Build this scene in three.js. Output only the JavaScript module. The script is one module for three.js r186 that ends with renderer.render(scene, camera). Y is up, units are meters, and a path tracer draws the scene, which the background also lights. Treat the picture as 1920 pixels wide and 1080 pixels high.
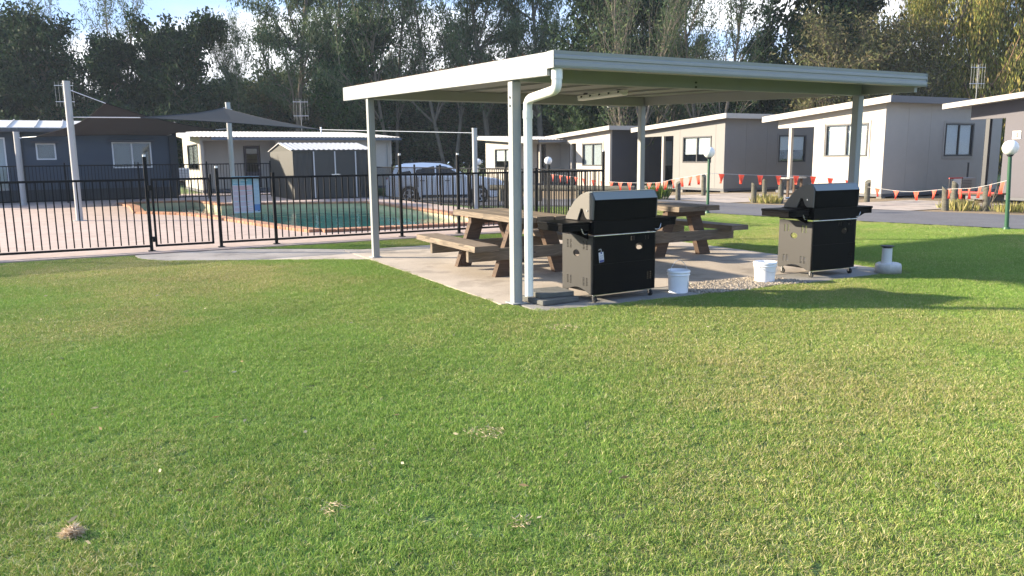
import * as THREE from 'three';
import { mergeGeometries } from 'three/addons/utils/BufferGeometryUtils.js';
import { RoundedBoxGeometry } from 'three/addons/geometries/RoundedBoxGeometry.js';

// ---------------------------------------------------------------- camera, sky, sun, exposure
const scene = new THREE.Scene();
const camera = new THREE.PerspectiveCamera(40.1, 1024 / 576, 0.1, 600);
camera.position.set(0, 1.5, 0);
camera.rotation.order = 'YXZ';
camera.rotation.set(-Math.atan(243 / 1480), 0, -0.6 * Math.PI / 180);
const renderer = new THREE.WebGLRenderer({ antialias: true });
renderer.toneMapping = THREE.LinearToneMapping;
renderer.toneMappingExposure = 3.25;
renderer.shadowMap.enabled = true;

function rng(seed) { let s = seed >>> 0; return () => { s = (s + 0x6D2B79F5) | 0; let t = Math.imul(s ^ (s >>> 15), 1 | s); t = (t + Math.imul(t ^ (t >>> 7), 61 | t)) ^ t; return ((t ^ (t >>> 14)) >>> 0) / 4294967296; }; }
const lerp = (a, b, t) => a + (b - a) * t, clamp = (x, a = 0, b = 1) => Math.min(b, Math.max(a, x));
const ss = (a, b, x) => { const t = clamp((x - a) / (b - a)); return t * t * (3 - 2 * t); };
const hash2 = (x, y, s) => { let h = Math.imul(x, 374761393) + Math.imul(y, 668265263) + Math.imul(s, 974634321); h = Math.imul(h ^ (h >>> 13), 1274126177); return ((h ^ (h >>> 16)) >>> 0) / 4294967296; };
function noise(x, y, s = 1, per = 0) {   // value noise, tileable when per > 0
  const xi = Math.floor(x), yi = Math.floor(y), fx = x - xi, fy = y - yi, u = fx * fx * (3 - 2 * fx), v = fy * fy * (3 - 2 * fy);
  const w = (i) => per ? ((i % per) + per) % per : i;
  const a = hash2(w(xi), w(yi), s), b = hash2(w(xi + 1), w(yi), s), c = hash2(w(xi), w(yi + 1), s), d = hash2(w(xi + 1), w(yi + 1), s);
  return lerp(lerp(a, b, u), lerp(c, d, u), v);
}
function fbm(x, y, oct = 4, s = 1, per = 0) { let a = 0.5, t = 0, n = 0; for (let i = 0; i < oct; i++) { t += a * noise(x, y, s + i, per); n += a; a *= 0.5; x *= 2; y *= 2; per *= 2; } return t / n; }

// direction of the sun: low, from the left and a little behind the scene
const EL = 19 * Math.PI / 180, sunDir = new THREE.Vector3(-0.993, 0, -0.12).normalize().multiplyScalar(Math.cos(EL)).setY(Math.sin(EL));
{ // computed sky: blue air with streaky white cloud
  const Wd = 1024, Hd = 512, data = new Float32Array(Wd * Hd * 4);
  for (let j = 0; j < Hd; j++) {
    const el = ((j + 0.5) / Hd - 0.5) * Math.PI, y = Math.sin(el), c = Math.cos(el);
    for (let i = 0; i < Wd; i++) {
      const az = ((i + 0.5) / Wd - 0.5) * 2 * Math.PI, x = Math.cos(az) * c, z = Math.sin(az) * c;
      const k = Math.pow(1 - clamp(y), 2.4);
      let r = lerp(0.16, 0.42, k), g = lerp(0.31, 0.57, k), b = lerp(0.64, 0.80, k);
      const px = x / (Math.max(y, 0) + 0.16), pz = z / (Math.max(y, 0) + 0.16);
      let n = fbm(px * 0.55 + 7.3 + 0.35 * fbm(px, pz, 2, 91), pz * 1.25 + 2.1, 5, 11);
      const m = ss(0.46, 0.66, n) * ss(-0.02, 0.06, y) * 0.9, cb = 0.80 + 0.28 * fbm(px * 2 + 5, pz * 3, 3, 31);
      r = lerp(r, cb * 1.0, m); g = lerp(g, cb * 0.99, m); b = lerp(b, cb * 1.0, m);
      const cs = Math.max(0, x * sunDir.x + y * sunDir.y + z * sunDir.z), gl = 0.45 * Math.pow(cs, 14);
      r += gl; g += gl * 0.9; b += gl * 0.75;
      const o = (j * Wd + i) * 4; data[o] = r * 0.64; data[o + 1] = g * 0.64; data[o + 2] = b * 0.64; data[o + 3] = 1;
    }
  }
  const t = new THREE.DataTexture(data, Wd, Hd, THREE.RGBAFormat, THREE.FloatType);
  t.mapping = THREE.EquirectangularReflectionMapping; t.magFilter = THREE.LinearFilter; t.minFilter = THREE.LinearFilter; t.wrapS = THREE.RepeatWrapping; t.needsUpdate = true;
  scene.background = t; scene.environment = t;
}
const sun = new THREE.DirectionalLight(new THREE.Color().setRGB(1, 0.86, 0.66), 4.8);
sun.position.copy(sunDir).multiplyScalar(90).add(new THREE.Vector3(0, 0, -22));
sun.target.position.set(0, 0, -22); scene.add(sun, sun.target);
sun.castShadow = true; sun.shadow.mapSize.set(4096, 4096); sun.shadow.radius = 2.5;
Object.assign(sun.shadow.camera, { left: -60, right: 60, top: 45, bottom: -45, near: 1, far: 220 });

// ---------------------------------------------------------------- site frame: u along the fence, v away from the camera, origin at the shelter's near left post
const TH = 28 * Math.PI / 180, O = new THREE.Vector3(0.043, 0, -8.072);
const Ux = Math.cos(TH), Uz = -Math.sin(TH), Vx = -Math.sin(TH), Vz = -Math.cos(TH);
const wx = (u, v) => O.x + Ux * u + Vx * v, wz = (u, v) => O.z + Uz * u + Vz * v;
const su = (x, z) => (x - O.x) * Ux + (z - O.z) * Uz, sv = (x, z) => (x - O.x) * Vx + (z - O.z) * Vz;
const hgt = (u, v) => -0.28 * ss(17, 22, v) * ss(6.4, 7.6, u) * (1 - 0.6 * ss(12, 17, u)) * (1 - ss(42, 52, v)) * (1 - ss(30, 38, u));

// ---------------------------------------------------------------- materials
function tex(size, f, srgb = true) {
  const d = new Uint8Array(size * size * 4);
  for (let y = 0; y < size; y++) for (let x = 0; x < size; x++) {
    const c = f(x / size, y / size), o = (y * size + x) * 4;
    for (let k = 0; k < 3; k++) { let q = Array.isArray(c) ? c[k] : c; q = clamp(q); d[o + k] = 255 * (srgb ? (q <= 0.0031308 ? 12.92 * q : 1.055 * Math.pow(q, 1 / 2.4) - 0.055) : q); }
    d[o + 3] = 255;
  }
  const t = new THREE.DataTexture(d, size, size); t.magFilter = THREE.LinearFilter; t.minFilter = THREE.LinearMipmapLinearFilter; t.generateMipmaps = true;
  t.wrapS = t.wrapT = THREE.RepeatWrapping; if (srgb) t.colorSpace = THREE.SRGBColorSpace; t.needsUpdate = true; return t;
}
const rep = (t, m) => { t.repeat.set(1 / m, 1 / m); return t; };   // uv are metres
const C = (r, g, b) => new THREE.Color().setRGB(r, g, b);
const std = (c, rough = 0.6, metal = 0, o = {}) => new THREE.MeshStandardMaterial({ color: c, roughness: rough, metalness: metal, side: THREE.DoubleSide, ...o });
const phy = (c, rough, o = {}) => new THREE.MeshPhysicalMaterial({ color: c, roughness: rough, side: THREE.DoubleSide, ...o });
const grit = rep(tex(256, (x, y) => { const n = 0.75 * fbm(x * 8, y * 8, 4, 5, 8) + 0.25 * noise(x * 128, y * 128, 9, 128); return 0.92 + 0.10 * (n - 0.5); }), 1.7);
const gritB = rep(tex(256, (x, y) => 0.6 * noise(x * 96, y * 96, 3, 96) + 0.4 * fbm(x * 24, y * 24, 2, 4, 24), false), 0.8);
const stainT = rep(tex(512, (x, y) => {
  const n = fbm(x * 6, y * 6, 5, 21, 6), f = noise(x * 200, y * 200, 2, 200), s = ss(0.55, 0.75, fbm(x * 9, y * 9, 4, 44, 9));
  const q = 0.88 + 0.42 * (n - 0.5) + 0.12 * (f - 0.5) - 0.2 * s; return [q, q * 0.985, q * 0.96];
}), 2.6);
const brickT = rep(tex(512, (x, y) => { // herringbone-like mottled paving tint, no joints
  const n = fbm(x * 5, y * 5, 5, 61, 5), k = noise(Math.floor(x * 20), Math.floor(y * 20), 7, 20), f = noise(x * 160, y * 160, 8, 160);
  const q = 0.84 + 0.22 * (n - 0.5) + 0.14 * (k - 0.5) + 0.10 * (f - 0.5); return [q, q * 0.98, q * 0.96];
}), 3.2);
const asphT = rep(tex(512, (x, y) => { const f = noise(x * 180, y * 180, 3, 180), n = fbm(x * 5, y * 5, 4, 17, 5); const q = 0.72 + 0.35 * (f - 0.5) + 0.30 * (n - 0.5); return [q, q, q * 1.02]; }), 2.2);
const soilT = rep(tex(512, (x, y) => { const f = noise(x * 150, y * 150, 3, 150), n = fbm(x * 7, y * 7, 5, 27, 7); const q = 0.7 + 0.4 * (f - 0.5) + 0.5 * (n - 0.5); return [q, q * 0.95, q * 0.86]; }), 1.6);
const lawnT = rep(tex(1024, (x, y) => {
  const f = noise(x * 340, y * 340, 3, 340), n = fbm(x * 11, y * 11, 5, 27, 11), d = ss(0.45, 0.75, fbm(x * 5 , y * 5, 4, 77, 5));
  const q = 0.6 + 0.8 * (f - 0.5) + 0.5 * (n - 0.5); return [q * lerp(0.72, 1.15, d), q * lerp(1, 1.0, d), q * lerp(0.7, 0.9, d)];
}), 5.3);
function woodTex(seed) { return rep(tex(512, (x, y) => { // grain along u
  const w = fbm(x * 3, y * 6, 3, seed, 0) * 1.2, g = noise(x * 5, y * 90 + w * 8, seed + 1), h = noise(x * 9 , y * 240 + w * 6, seed + 2), crack = ss(0.86, 0.95, noise(x * 4, y * 60 + w * 5, seed + 4)), st = fbm(x * 4, y * 4, 4, seed + 9);
  const q = 0.72 + 0.32 * (g - 0.5) + 0.22 * (h - 0.5) + 0.4 * (st - 0.5) - 0.42 * crack; return [q, q * 0.95, q * 0.88];
}), 1.1); }
const wood1 = woodTex(3), wood2 = woodTex(41);
const M = {
  lawn: std(C(0.20, 0.25, 0.09), 1, 0, { map: lawnT, bumpMap: gritB, bumpScale: 0.02 }),
  concrete: std(C(0.44, 0.385, 0.325), 0.9, 0, { map: stainT, bumpMap: gritB, bumpScale: 0.002 }),
  greyCon: std(C(0.264, 0.256, 0.24), 0.95, 0, { map: stainT, bumpMap: gritB, bumpScale: 0.003 }),
  path: std(C(0.416, 0.368, 0.32), 0.92, 0, { map: stainT, bumpMap: gritB, bumpScale: 0.002 }),
  deck: std(C(0.44, 0.344, 0.296), 0.9, 0, { map: brickT, bumpMap: gritB, bumpScale: 0.002 }),
  asphalt: std(C(0.135, 0.135, 0.143), 0.92, 0, { map: asphT, bumpMap: gritB, bumpScale: 0.004 }),
  drive: std(C(0.4, 0.344, 0.296), 0.92, 0, { map: stainT }),
  soil: std(C(0.304, 0.232, 0.144), 1, 0, { map: soilT, bumpMap: gritB, bumpScale: 0.01 }),
  copA: std(C(0.368, 0.176, 0.096), 0.85, 0, { map: grit }), copB: std(C(0.424, 0.216, 0.12), 0.85, 0, { map: grit }), copC: std(C(0.32, 0.152, 0.088), 0.85, 0, { map: grit }),
  poolWall: std(C(0.496, 0.44, 0.288), 0.7, 0, { map: stainT }), poolFloor: std(C(0.26, 0.56, 0.49), 0.8, 0, { map: stainT }),
  water: phy(C(0.60, 0.92, 0.87), 0.02, { transmission: 1, thickness: 0, ior: 1.33, bumpMap: rep(tex(256, (x, y) => fbm(x * 6, y * 6, 4, 15, 6), false), 2.4), bumpScale: 0.012 }),
  steel: std(C(0.300, 0.312, 0.305), 0.45, 0, { map: grit }),             // off-white powder-coated shelter steel
  fascia: std(C(0.300, 0.312, 0.305), 0.42, 0, { map: grit }),
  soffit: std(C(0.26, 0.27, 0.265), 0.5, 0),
  gutter: std(C(0.300, 0.312, 0.305), 0.4, 0, { map: grit }),
  pvc: phy(C(0.78, 0.78, 0.74), 0.35),
  black: phy(C(0.006, 0.0065, 0.008), 0.5, { specularIntensity: 0.3 }), capWhite: std(C(0.75, 0.75, 0.73), 0.5),
  galv: std(C(0.384, 0.384, 0.376), 0.5, 0, { map: grit }), wire: std(C(0.6, 0.6, 0.6), 0.4, 0.5),
  sail: phy(C(0.036, 0.0344, 0.0368), 1, { transmission: 0.25, thickness: 0, specularIntensity: 0 }),
  sailGrey: phy(C(0.08, 0.084, 0.0896), 1, { transmission: 0.3, thickness: 0, specularIntensity: 0 }),
  woodTop: std(C(0.235, 0.192, 0.150), 0.85, 0, { map: wood1, bumpMap: wood1, bumpScale: 0.004 }),
  woodTopB: std(C(0.205, 0.172, 0.136), 0.85, 0, { map: wood2, bumpMap: wood2, bumpScale: 0.004 }),
  woodLeg: std(C(0.12, 0.0784, 0.0544), 0.85, 0, { map: wood2, bumpMap: wood2, bumpScale: 0.004 }),
  woodGrey: std(C(0.136, 0.136, 0.112), 0.95, 0, { map: wood2, bumpMap: wood2, bumpScale: 0.004 }),
  bbqBlack: phy(C(0.004, 0.004, 0.0045), 0.42, { specularIntensity: 0.12 }),
  bbqGrey: std(C(0.0192, 0.0188, 0.0168), 0.42, 0.1), bbqSide: std(C(0.030, 0.0285, 0.0262), 0.5, 0.15), bbqCap: std(C(0.12, 0.112, 0.1), 0.5, 0.2),
  bbqLid: std(C(0.24, 0.265, 0.275), 0.5, 0.1), chrome: std(C(0.7, 0.7, 0.7), 0.25, 1), rubber: std(C(0.016, 0.016, 0.016), 0.8),
  bucket: phy(C(0.80, 0.81, 0.82), 0.4), tag: std(C(0.6, 0.608, 0.64), 0.7), tagBlue: std(C(0.04, 0.056, 0.24), 0.6), red: std(C(0.44, 0.024, 0.016), 0.4),
  paver: std(C(0.128, 0.132, 0.124), 0.95, 0, { map: stainT, bumpMap: gritB, bumpScale: 0.004 }),
  glass: phy(C(0.92, 0.95, 0.95), 0.02, { transmission: 1, thickness: 0, ior: 1.5 }),
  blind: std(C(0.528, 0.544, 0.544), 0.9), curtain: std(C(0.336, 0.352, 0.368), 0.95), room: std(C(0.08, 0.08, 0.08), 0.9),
  frameDark: std(C(0.028, 0.0296, 0.0336), 0.5), frameWhite: std(C(0.576, 0.584, 0.592), 0.5),
  globe: phy(C(0.86, 0.86, 0.84), 0.35, { transmission: 0.25, thickness: 0 }), poleGreen: std(C(0.024, 0.088, 0.044), 0.45), poleGrey: std(C(0.28, 0.288, 0.28), 0.5),
  flag: phy(C(0.80, 0.085, 0.035), 0.75, { transmission: 0.3, thickness: 0 }), string: std(C(0.6, 0.584, 0.56), 0.9),
  roofLight: std(C(0.496, 0.488, 0.472), 0.5, 0.0), roofDark: std(C(0.08, 0.084, 0.096), 0.5), cream: std(C(0.41, 0.385, 0.345), 0.6, 0, { map: grit }),
  carPaint: phy(C(0.80, 0.80, 0.81), 0.35, { metalness: 0.1, clearcoat: 1, clearcoatRoughness: 0.05 }), carGlass: phy(C(0.012, 0.0144, 0.016), 0.05, {}), carTrim: std(C(0.024, 0.024, 0.0256), 0.6), tyre: std(C(0.0144, 0.0144, 0.0144), 0.9), rim: std(C(0.6, 0.6, 0.61), 0.3, 0.8), tail: phy(C(0.36, 0.008, 0.0096), 0.15), headlamp: phy(C(0.48, 0.504, 0.528), 0.1),
  bark: std(C(0.16, 0.132, 0.104), 0.95, 0, { map: soilT }), barkPale: std(C(0.21, 0.185, 0.155), 0.9, 0, { map: soilT }), barkRed: std(C(0.304, 0.192, 0.144), 0.95, 0, { map: soilT }),
};
const paint = (r, g, b, rough = 0.62) => std(C(r, g, b), rough, 0, { map: grit });

// ---------------------------------------------------------------- geometry helpers (every geometry: non-indexed, uv in metres)
function fin(g, keepUv = false) {
  if (g.index) g = g.toNonIndexed();
  if (!g.attributes.normal) g.computeVertexNormals();
  for (const k of Object.keys(g.attributes)) if (!['position', 'normal', 'uv'].includes(k)) g.deleteAttribute(k);
  if (keepUv && g.attributes.uv) return g;
  const p = g.attributes.position, n = p.count, uv = new Float32Array(n * 2), a = new THREE.Vector3(), b = new THREE.Vector3(), c = new THREE.Vector3();
  for (let i = 0; i < n; i += 3) {
    a.fromBufferAttribute(p, i); b.fromBufferAttribute(p, i + 1).sub(a); c.fromBufferAttribute(p, i + 2).sub(a); b.cross(c);
    const x = Math.abs(b.x), y = Math.abs(b.y), z = Math.abs(b.z);
    for (let k = 0; k < 3; k++) { const q = i + k, X = p.getX(q), Y = p.getY(q), Z = p.getZ(q); if (y >= x && y >= z) { uv[q * 2] = Z; uv[q * 2 + 1] = X; } else if (x >= z) { uv[q * 2] = Z; uv[q * 2 + 1] = Y; } else { uv[q * 2] = X; uv[q * 2 + 1] = Y; } }
  }
  g.setAttribute('uv', new THREE.BufferAttribute(uv, 2)); g.groups = []; return g;
}
const box = (w, h, d, x = 0, y = 0, z = 0, ry = 0, rz = 0, rx = 0) => { const g = new THREE.BoxGeometry(w, h, d); if (rx) g.rotateX(rx); if (rz) g.rotateZ(rz); if (ry) g.rotateY(ry); return fin(g.translate(x, y, z)); };
const rbox = (w, h, d, x = 0, y = 0, z = 0, r = 0.008, ry = 0, rz = 0, rx = 0) => { const g = new RoundedBoxGeometry(w, h, d, 2, r); if (rx) g.rotateX(rx); if (rz) g.rotateZ(rz); if (ry) g.rotateY(ry); return fin(g.translate(x, y, z)); };
const cyl = (r0, r1, h, x = 0, y = 0, z = 0, seg = 20, rx = 0, rz = 0) => { const g = new THREE.CylinderGeometry(r1, r0, h, seg); if (rx) g.rotateX(rx); if (rz) g.rotateZ(rz); return fin(g.translate(x, y, z)); };
const V3 = (x, y, z) => new THREE.Vector3(x, y, z);
function rod(a, b, r0, r1 = r0, seg = 8) { const d = b.clone().sub(a), g = new THREE.CylinderGeometry(r1, r0, d.length(), seg, 1, false); g.applyQuaternion(new THREE.Quaternion().setFromUnitVectors(V3(0, 1, 0), d.clone().normalize())); g.translate((a.x + b.x) / 2, (a.y + b.y) / 2, (a.z + b.z) / 2); return fin(g); }
function tube(pts, r, seg = 24, rs = 8, tension = 0.5) { return fin(new THREE.TubeGeometry(new THREE.CatmullRomCurve3(pts, false, 'catmullrom', tension), seg, r, rs, false)); }
function hexa(b, t) { // b, t: four corner Vector3 each, same winding
  const P = [], q = (A, B, D, E) => { for (const v of [A, B, D, A, D, E]) P.push(v.x, v.y, v.z); };
  q(b[3], b[2], b[1], b[0]); q(t[0], t[1], t[2], t[3]); for (let i = 0; i < 4; i++) { const j = (i + 1) % 4; q(b[i], b[j], t[j], t[i]); }
  const g = new THREE.BufferGeometry(); g.setAttribute('position', new THREE.Float32BufferAttribute(P, 3)); g.computeVertexNormals(); return fin(g);
}
function plate(pts, holes, t, bevel = 0) { // outline in x,y; from z = 0 to z = -t
  const s = new THREE.Shape(pts.map(([x, y]) => new THREE.Vector2(x, y)));
  for (const h of holes || []) s.holes.push(new THREE.Path(h.map(([x, y]) => new THREE.Vector2(x, y))));
  return fin(new THREE.ExtrudeGeometry(s, { depth: t - 2 * bevel, bevelEnabled: bevel > 0, bevelThickness: bevel, bevelSize: bevel, bevelSegments: 2, curveSegments: 12 }).translate(0, 0, -t + bevel));
}
const rect = (x0, x1, y0, y1) => [[x0, y0], [x1, y0], [x1, y1], [x0, y1]];
const oval = (cx, cy, rx, ry, n = 16) => Array.from({ length: n }, (_, i) => [cx + rx * Math.cos(i / n * 2 * Math.PI), cy + ry * Math.sin(i / n * 2 * Math.PI)]);
const taken = {};
const numbered = (n) => { const k = taken[n] = (taken[n] ?? -1) + 1; return k ? `${n}_${String(k).padStart(3, '0')}` : n; };
function mesh(name, geos, mat, parent, extra) {
  const list = Array.isArray(geos) ? geos : [geos], g = list.length > 1 ? mergeGeometries(list) : list[0];
  const m = new THREE.Mesh(g, mat); m.name = name; m.castShadow = m.receiveShadow = true; if (extra) m.userData = extra; parent.add(m); return m;
}
const each = (name, geos, mat, parent) => geos.map((g) => mesh(name, g, mat, parent));
function thing(name, label, category, u, v, { y = null, turn = 0, group, world } = {}) {
  const o = new THREE.Group(); o.name = numbered(name); scene.add(o);
  if (world) o.position.set(...world); else o.position.set(wx(u, v), y ?? hgt(u, v), wz(u, v));
  o.rotation.y = (world ? 0 : TH) + turn; o.userData = { label, category }; if (group) o.userData.group = group; return o;
}
function copyOf(o, label) { const c = o.clone(); c.name = numbered(o.name.replace(/_\d{3}$/, '')); c.userData = { ...o.userData, label }; scene.add(c); return c; }
function struct(name, geos, mat, label, category) { const m = mesh(name, geos, mat, scene, { kind: 'structure', label, category }); return m; }
// a sheet on the ground with an outline in site coordinates, draped over hgt
function sheet(outline, lift, holes = [], step = 0) {
  const s = new THREE.Shape(outline.map(([u, v]) => new THREE.Vector2(u, v)));
  for (const h of holes) s.holes.push(new THREE.Path(h.map(([u, v]) => new THREE.Vector2(u, v))));
  const g = new THREE.ShapeGeometry(s).toNonIndexed(), p = g.attributes.position, out = [];
  for (let i = 0; i < p.count; i++) { const u = p.getX(i), v = p.getY(i); out.push(wx(u, v), hgt(u, v) + lift, wz(u, v)); }
  const q = new THREE.BufferGeometry(); q.setAttribute('position', new THREE.Float32BufferAttribute(out, 3)); q.computeVertexNormals(); return fin(q);
}
function slabOf(outline, y0, y1, holes = []) { // solid slab from y0 to y1
  const s = new THREE.Shape(outline.map(([u, v]) => new THREE.Vector2(u, v)));
  for (const h of holes) s.holes.push(new THREE.Path(h.map(([u, v]) => new THREE.Vector2(u, v))));
  const g = new THREE.ExtrudeGeometry(s, { depth: y1 - y0, bevelEnabled: false }), p = g.attributes.position;
  for (let i = 0; i < p.count; i++) { const u = p.getX(i), v = p.getY(i), h = p.getZ(i); p.setXYZ(i, wx(u, v), y0 + h, wz(u, v)); }
  g.computeVertexNormals(); return fin(g);
}
const inPoly = (P, x, y) => { let c = false; for (let i = 0, j = P.length - 1; i < P.length; j = i++) { const [a, b] = P[i], [d, e] = P[j]; if ((b > y) !== (e > y) && x < (d - a) * (y - b) / (e - b) + a) c = !c; } return c; };

// ---------------------------------------------------------------- the setting
const roadNear = (v) => 13.0 - 0.33 * v + 0.0075 * v * v, roadFar = (v) => roadNear(v) + 4.2;
const POOL = [[0.4, 9.3], [4.65, 9.1], [4.6, 19.3], [1.5, 20.9], [0.1, 21.2], [-0.4, 24.4], [-2.7, 24.6], [-2.4, 21.9], [-2.45, 18.4], [-1.35, 16.9], [-0.9, 15.4], [-0.35, 12.5], [0, 10.8]];
const DECK = [[-15, 7.02], [6.3, 7.02], [6.3, 32.6], [-15, 32.6]];
const SLAB = [[-0.16, 0.03], [5.35, 0.03], [5.35, 5.75], [-0.14, 5.75], [-0.15, 3.4]];
const PATH = [[-3.25, 6.98], [-3.2, 6.45], [-2.85, 5.95], [-1.5, 5.22], [-0.16, 4.4], [-0.16, 5.75], [0.15, 5.77], [-0.6, 6.35], [-1.3, 6.8], [-1.55, 6.98]];
const PAD1 = [[0.0, -0.50], [2.02, -0.56], [2.02, 0.02], [0.0, 0.02]], PAD2 = [[3.62, -0.62], [5.35, -0.55], [5.35, 0.02], [3.62, 0.02]];
const GRAVEL = [[2.03, -0.50], [2.6, -0.60], [3.2, -0.52], [3.61, -0.58], [3.61, 0.02], [2.03, 0.02]];
{ // one ground sheet out to the horizon, with a finer middle that dips beyond the pool
  const P = [], tri = (...q) => { for (const [u, v, y] of q) P.push(wx(u, v), y, wz(u, v)); };
  const u0 = -30, u1 = 45, v0 = -14, v1 = 60;
  for (let u = u0; u < u1; u++) for (let v = v0; v < v1; v++) {
    if (u >= -13 && u < 6 && v >= 8 && v < 29) continue;      // the pool deck is built here
    const q = [[u, v], [u + 1, v], [u + 1, v + 1], [u, v + 1]].map(([a, b]) => [a, b, hgt(a, b)]);
    tri(q[0], q[1], q[2]); tri(q[0], q[2], q[3]);
  }
  const F = 260, R = [[-F, -F, u0, F], [u1, -F, F, F], [u0, -F, u1, v0], [u0, v1, u1, F]];
  for (const [a, b, c, d] of R) { tri([a, b, 0], [c, b, 0], [c, d, 0]); tri([a, b, 0], [c, d, 0], [a, d, 0]); }
  const g = new THREE.BufferGeometry(); g.setAttribute('position', new THREE.Float32BufferAttribute(P, 3)); g.computeVertexNormals();
  struct('lawn', fin(g), M.lawn, 'mown green lawn in front of the shelter, drying in patches', 'lawn');
}
struct('pool_deck', slabOf(DECK, -0.25, 0.03, [POOL]), M.deck, 'pinkish paved deck round the swimming pool behind the fence', 'pool deck');
{ // pool shell, water and brick coping
  const c = [1.2, 15], inner = POOL.map(([u, v]) => [u, v]);
  const wall = [], band = []; for (let i = 0; i < inner.length; i++) { const [a, b] = inner[i], [d, e] = inner[(i + 1) % inner.length]; const A = V3(wx(a, b), 0.02, wz(a, b)), B = V3(wx(d, e), 0.02, wz(d, e)); const n = V3(B.z - A.z, 0, -(B.x - A.x)).normalize().multiplyScalar(0.15); const s = 1;
    wall.push(hexa([A.clone().setY(-1.5), B.clone().setY(-1.5), B.clone().sub(n).setY(-1.5), A.clone().sub(n).setY(-1.5)], [A, B, B.clone().sub(n), A.clone().sub(n)])); const m2 = n.clone().multiplyScalar(-0.04); band.push(hexa([A.clone().sub(m2).setY(-0.16), B.clone().sub(m2).setY(-0.16), B.clone().setY(-0.16), A.clone().setY(-0.16)], [A.clone().sub(m2).setY(0.0205), B.clone().sub(m2).setY(0.0205), B.clone().setY(0.0205), A.clone().setY(0.0205)])); }
  const shell = struct('pool_shell', wall, M.poolFloor, 'green-painted shell of the swimming pool with cream waterline band', 'pool');
  mesh('floor', slabOf(POOL, -1.6, -1.45), M.poolFloor, shell); mesh('waterline_band', band, M.poolWall, shell);
  struct('pool_water', sheet(POOL, -0.12), M.water, 'still dark green water of the swimming pool', 'water');
  const cop = new THREE.Group(); cop.name = 'pool_coping'; cop.userData = { kind: 'structure', label: 'terracotta brick coping along the edge of the pool', category: 'coping' }; scene.add(cop);
  const bg = rbox(0.232, 0.07, 0.32, 0, 0, 0, 0.012), r = rng(5);
  const corners = inner.length;
  for (let i = 0; i < corners; i++) {
    const [a, b] = inner[i], [d, e] = inner[(i + 1) % corners], L = Math.hypot(d - a, e - b), n = Math.max(1, Math.round(L / 0.245)), tu = (d - a) / L, tv = (e - b) / L;
    for (let k = 0; k < n; k++) { const t = (k + 0.5) / n * L, u = a + tu * t + tv * 0.12, v = b + tv * t - tu * 0.12;
      const m = mesh('brick', bg, [M.copA, M.copB, M.copC][Math.floor(r() * 3)], cop); m.position.set(wx(u, v), 0.056 + 0.004 * r(), wz(u, v)); m.rotation.y = TH + Math.atan2(tv, tu); m.scale.x = L / n / 0.245; }
  }
}
struct('concrete_slab', slabOf(SLAB, -0.1, 0.016), M.concrete, 'pale concrete slab under the shelter', 'slab');
struct('concrete_path', slabOf(PATH, -0.1, 0.013), M.path, 'concrete path from the slab to the pool gate', 'path');
struct('barbecue_pad', slabOf(PAD1, -0.1, 0.012), M.greyCon, 'grey concrete pad under the near barbecue', 'concrete pad');
struct('barbecue_pad_001', slabOf(PAD2, -0.1, 0.012), M.greyCon, 'grey concrete pad under the far barbecue', 'concrete pad');
function strip(f0, f1, v0, v1, lift, step = 1, nu = 6) {
  const P = []; for (let v = v0; v < v1; v += step) for (let k = 0; k < nu; k++) { const at = (t, w) => { const u = lerp(f0(w), f1(w), t); P.push(wx(u, w), hgt(u, w) + lift, wz(u, w)); };
    const a = k / nu, b = (k + 1) / nu, w = v + step; at(a, v); at(b, v); at(b, w); at(a, v); at(b, w); at(a, w); }
  const g = new THREE.BufferGeometry(); g.setAttribute('position', new THREE.Float32BufferAttribute(P, 3)); g.computeVertexNormals(); return fin(g);
}
struct('road', strip((v) => v > 17 ? Math.min(roadNear(v), 6.6) : lerp(roadNear(v), 6.6, ss(13, 17, v)), roadFar, -12, 30, 0.022), M.asphalt, 'narrow grey asphalt road in front of the row of cabins', 'road');
struct('garden_ground', strip((v) => roadFar(v) - 0.02, () => 34, -6, 32, 0.014, 1, 10), M.soil, 'dry tan mulch ground between the road and the cabins', 'ground');
struct('driveway', strip((v) => 14.2 + 0.0 * v, () => 19.4, 12, 16.6, 0.03, 0.5, 6), M.drive, 'pale concrete driveway beside the grey cabin', 'driveway');
struct('driveway_001', strip((v) => roadFar(v) - 0.1, () => 19.9, 6.4, 9.6, 0.03, 0.4, 6), M.drive, 'pale concrete driveway beside the big white cabin', 'driveway');

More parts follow.
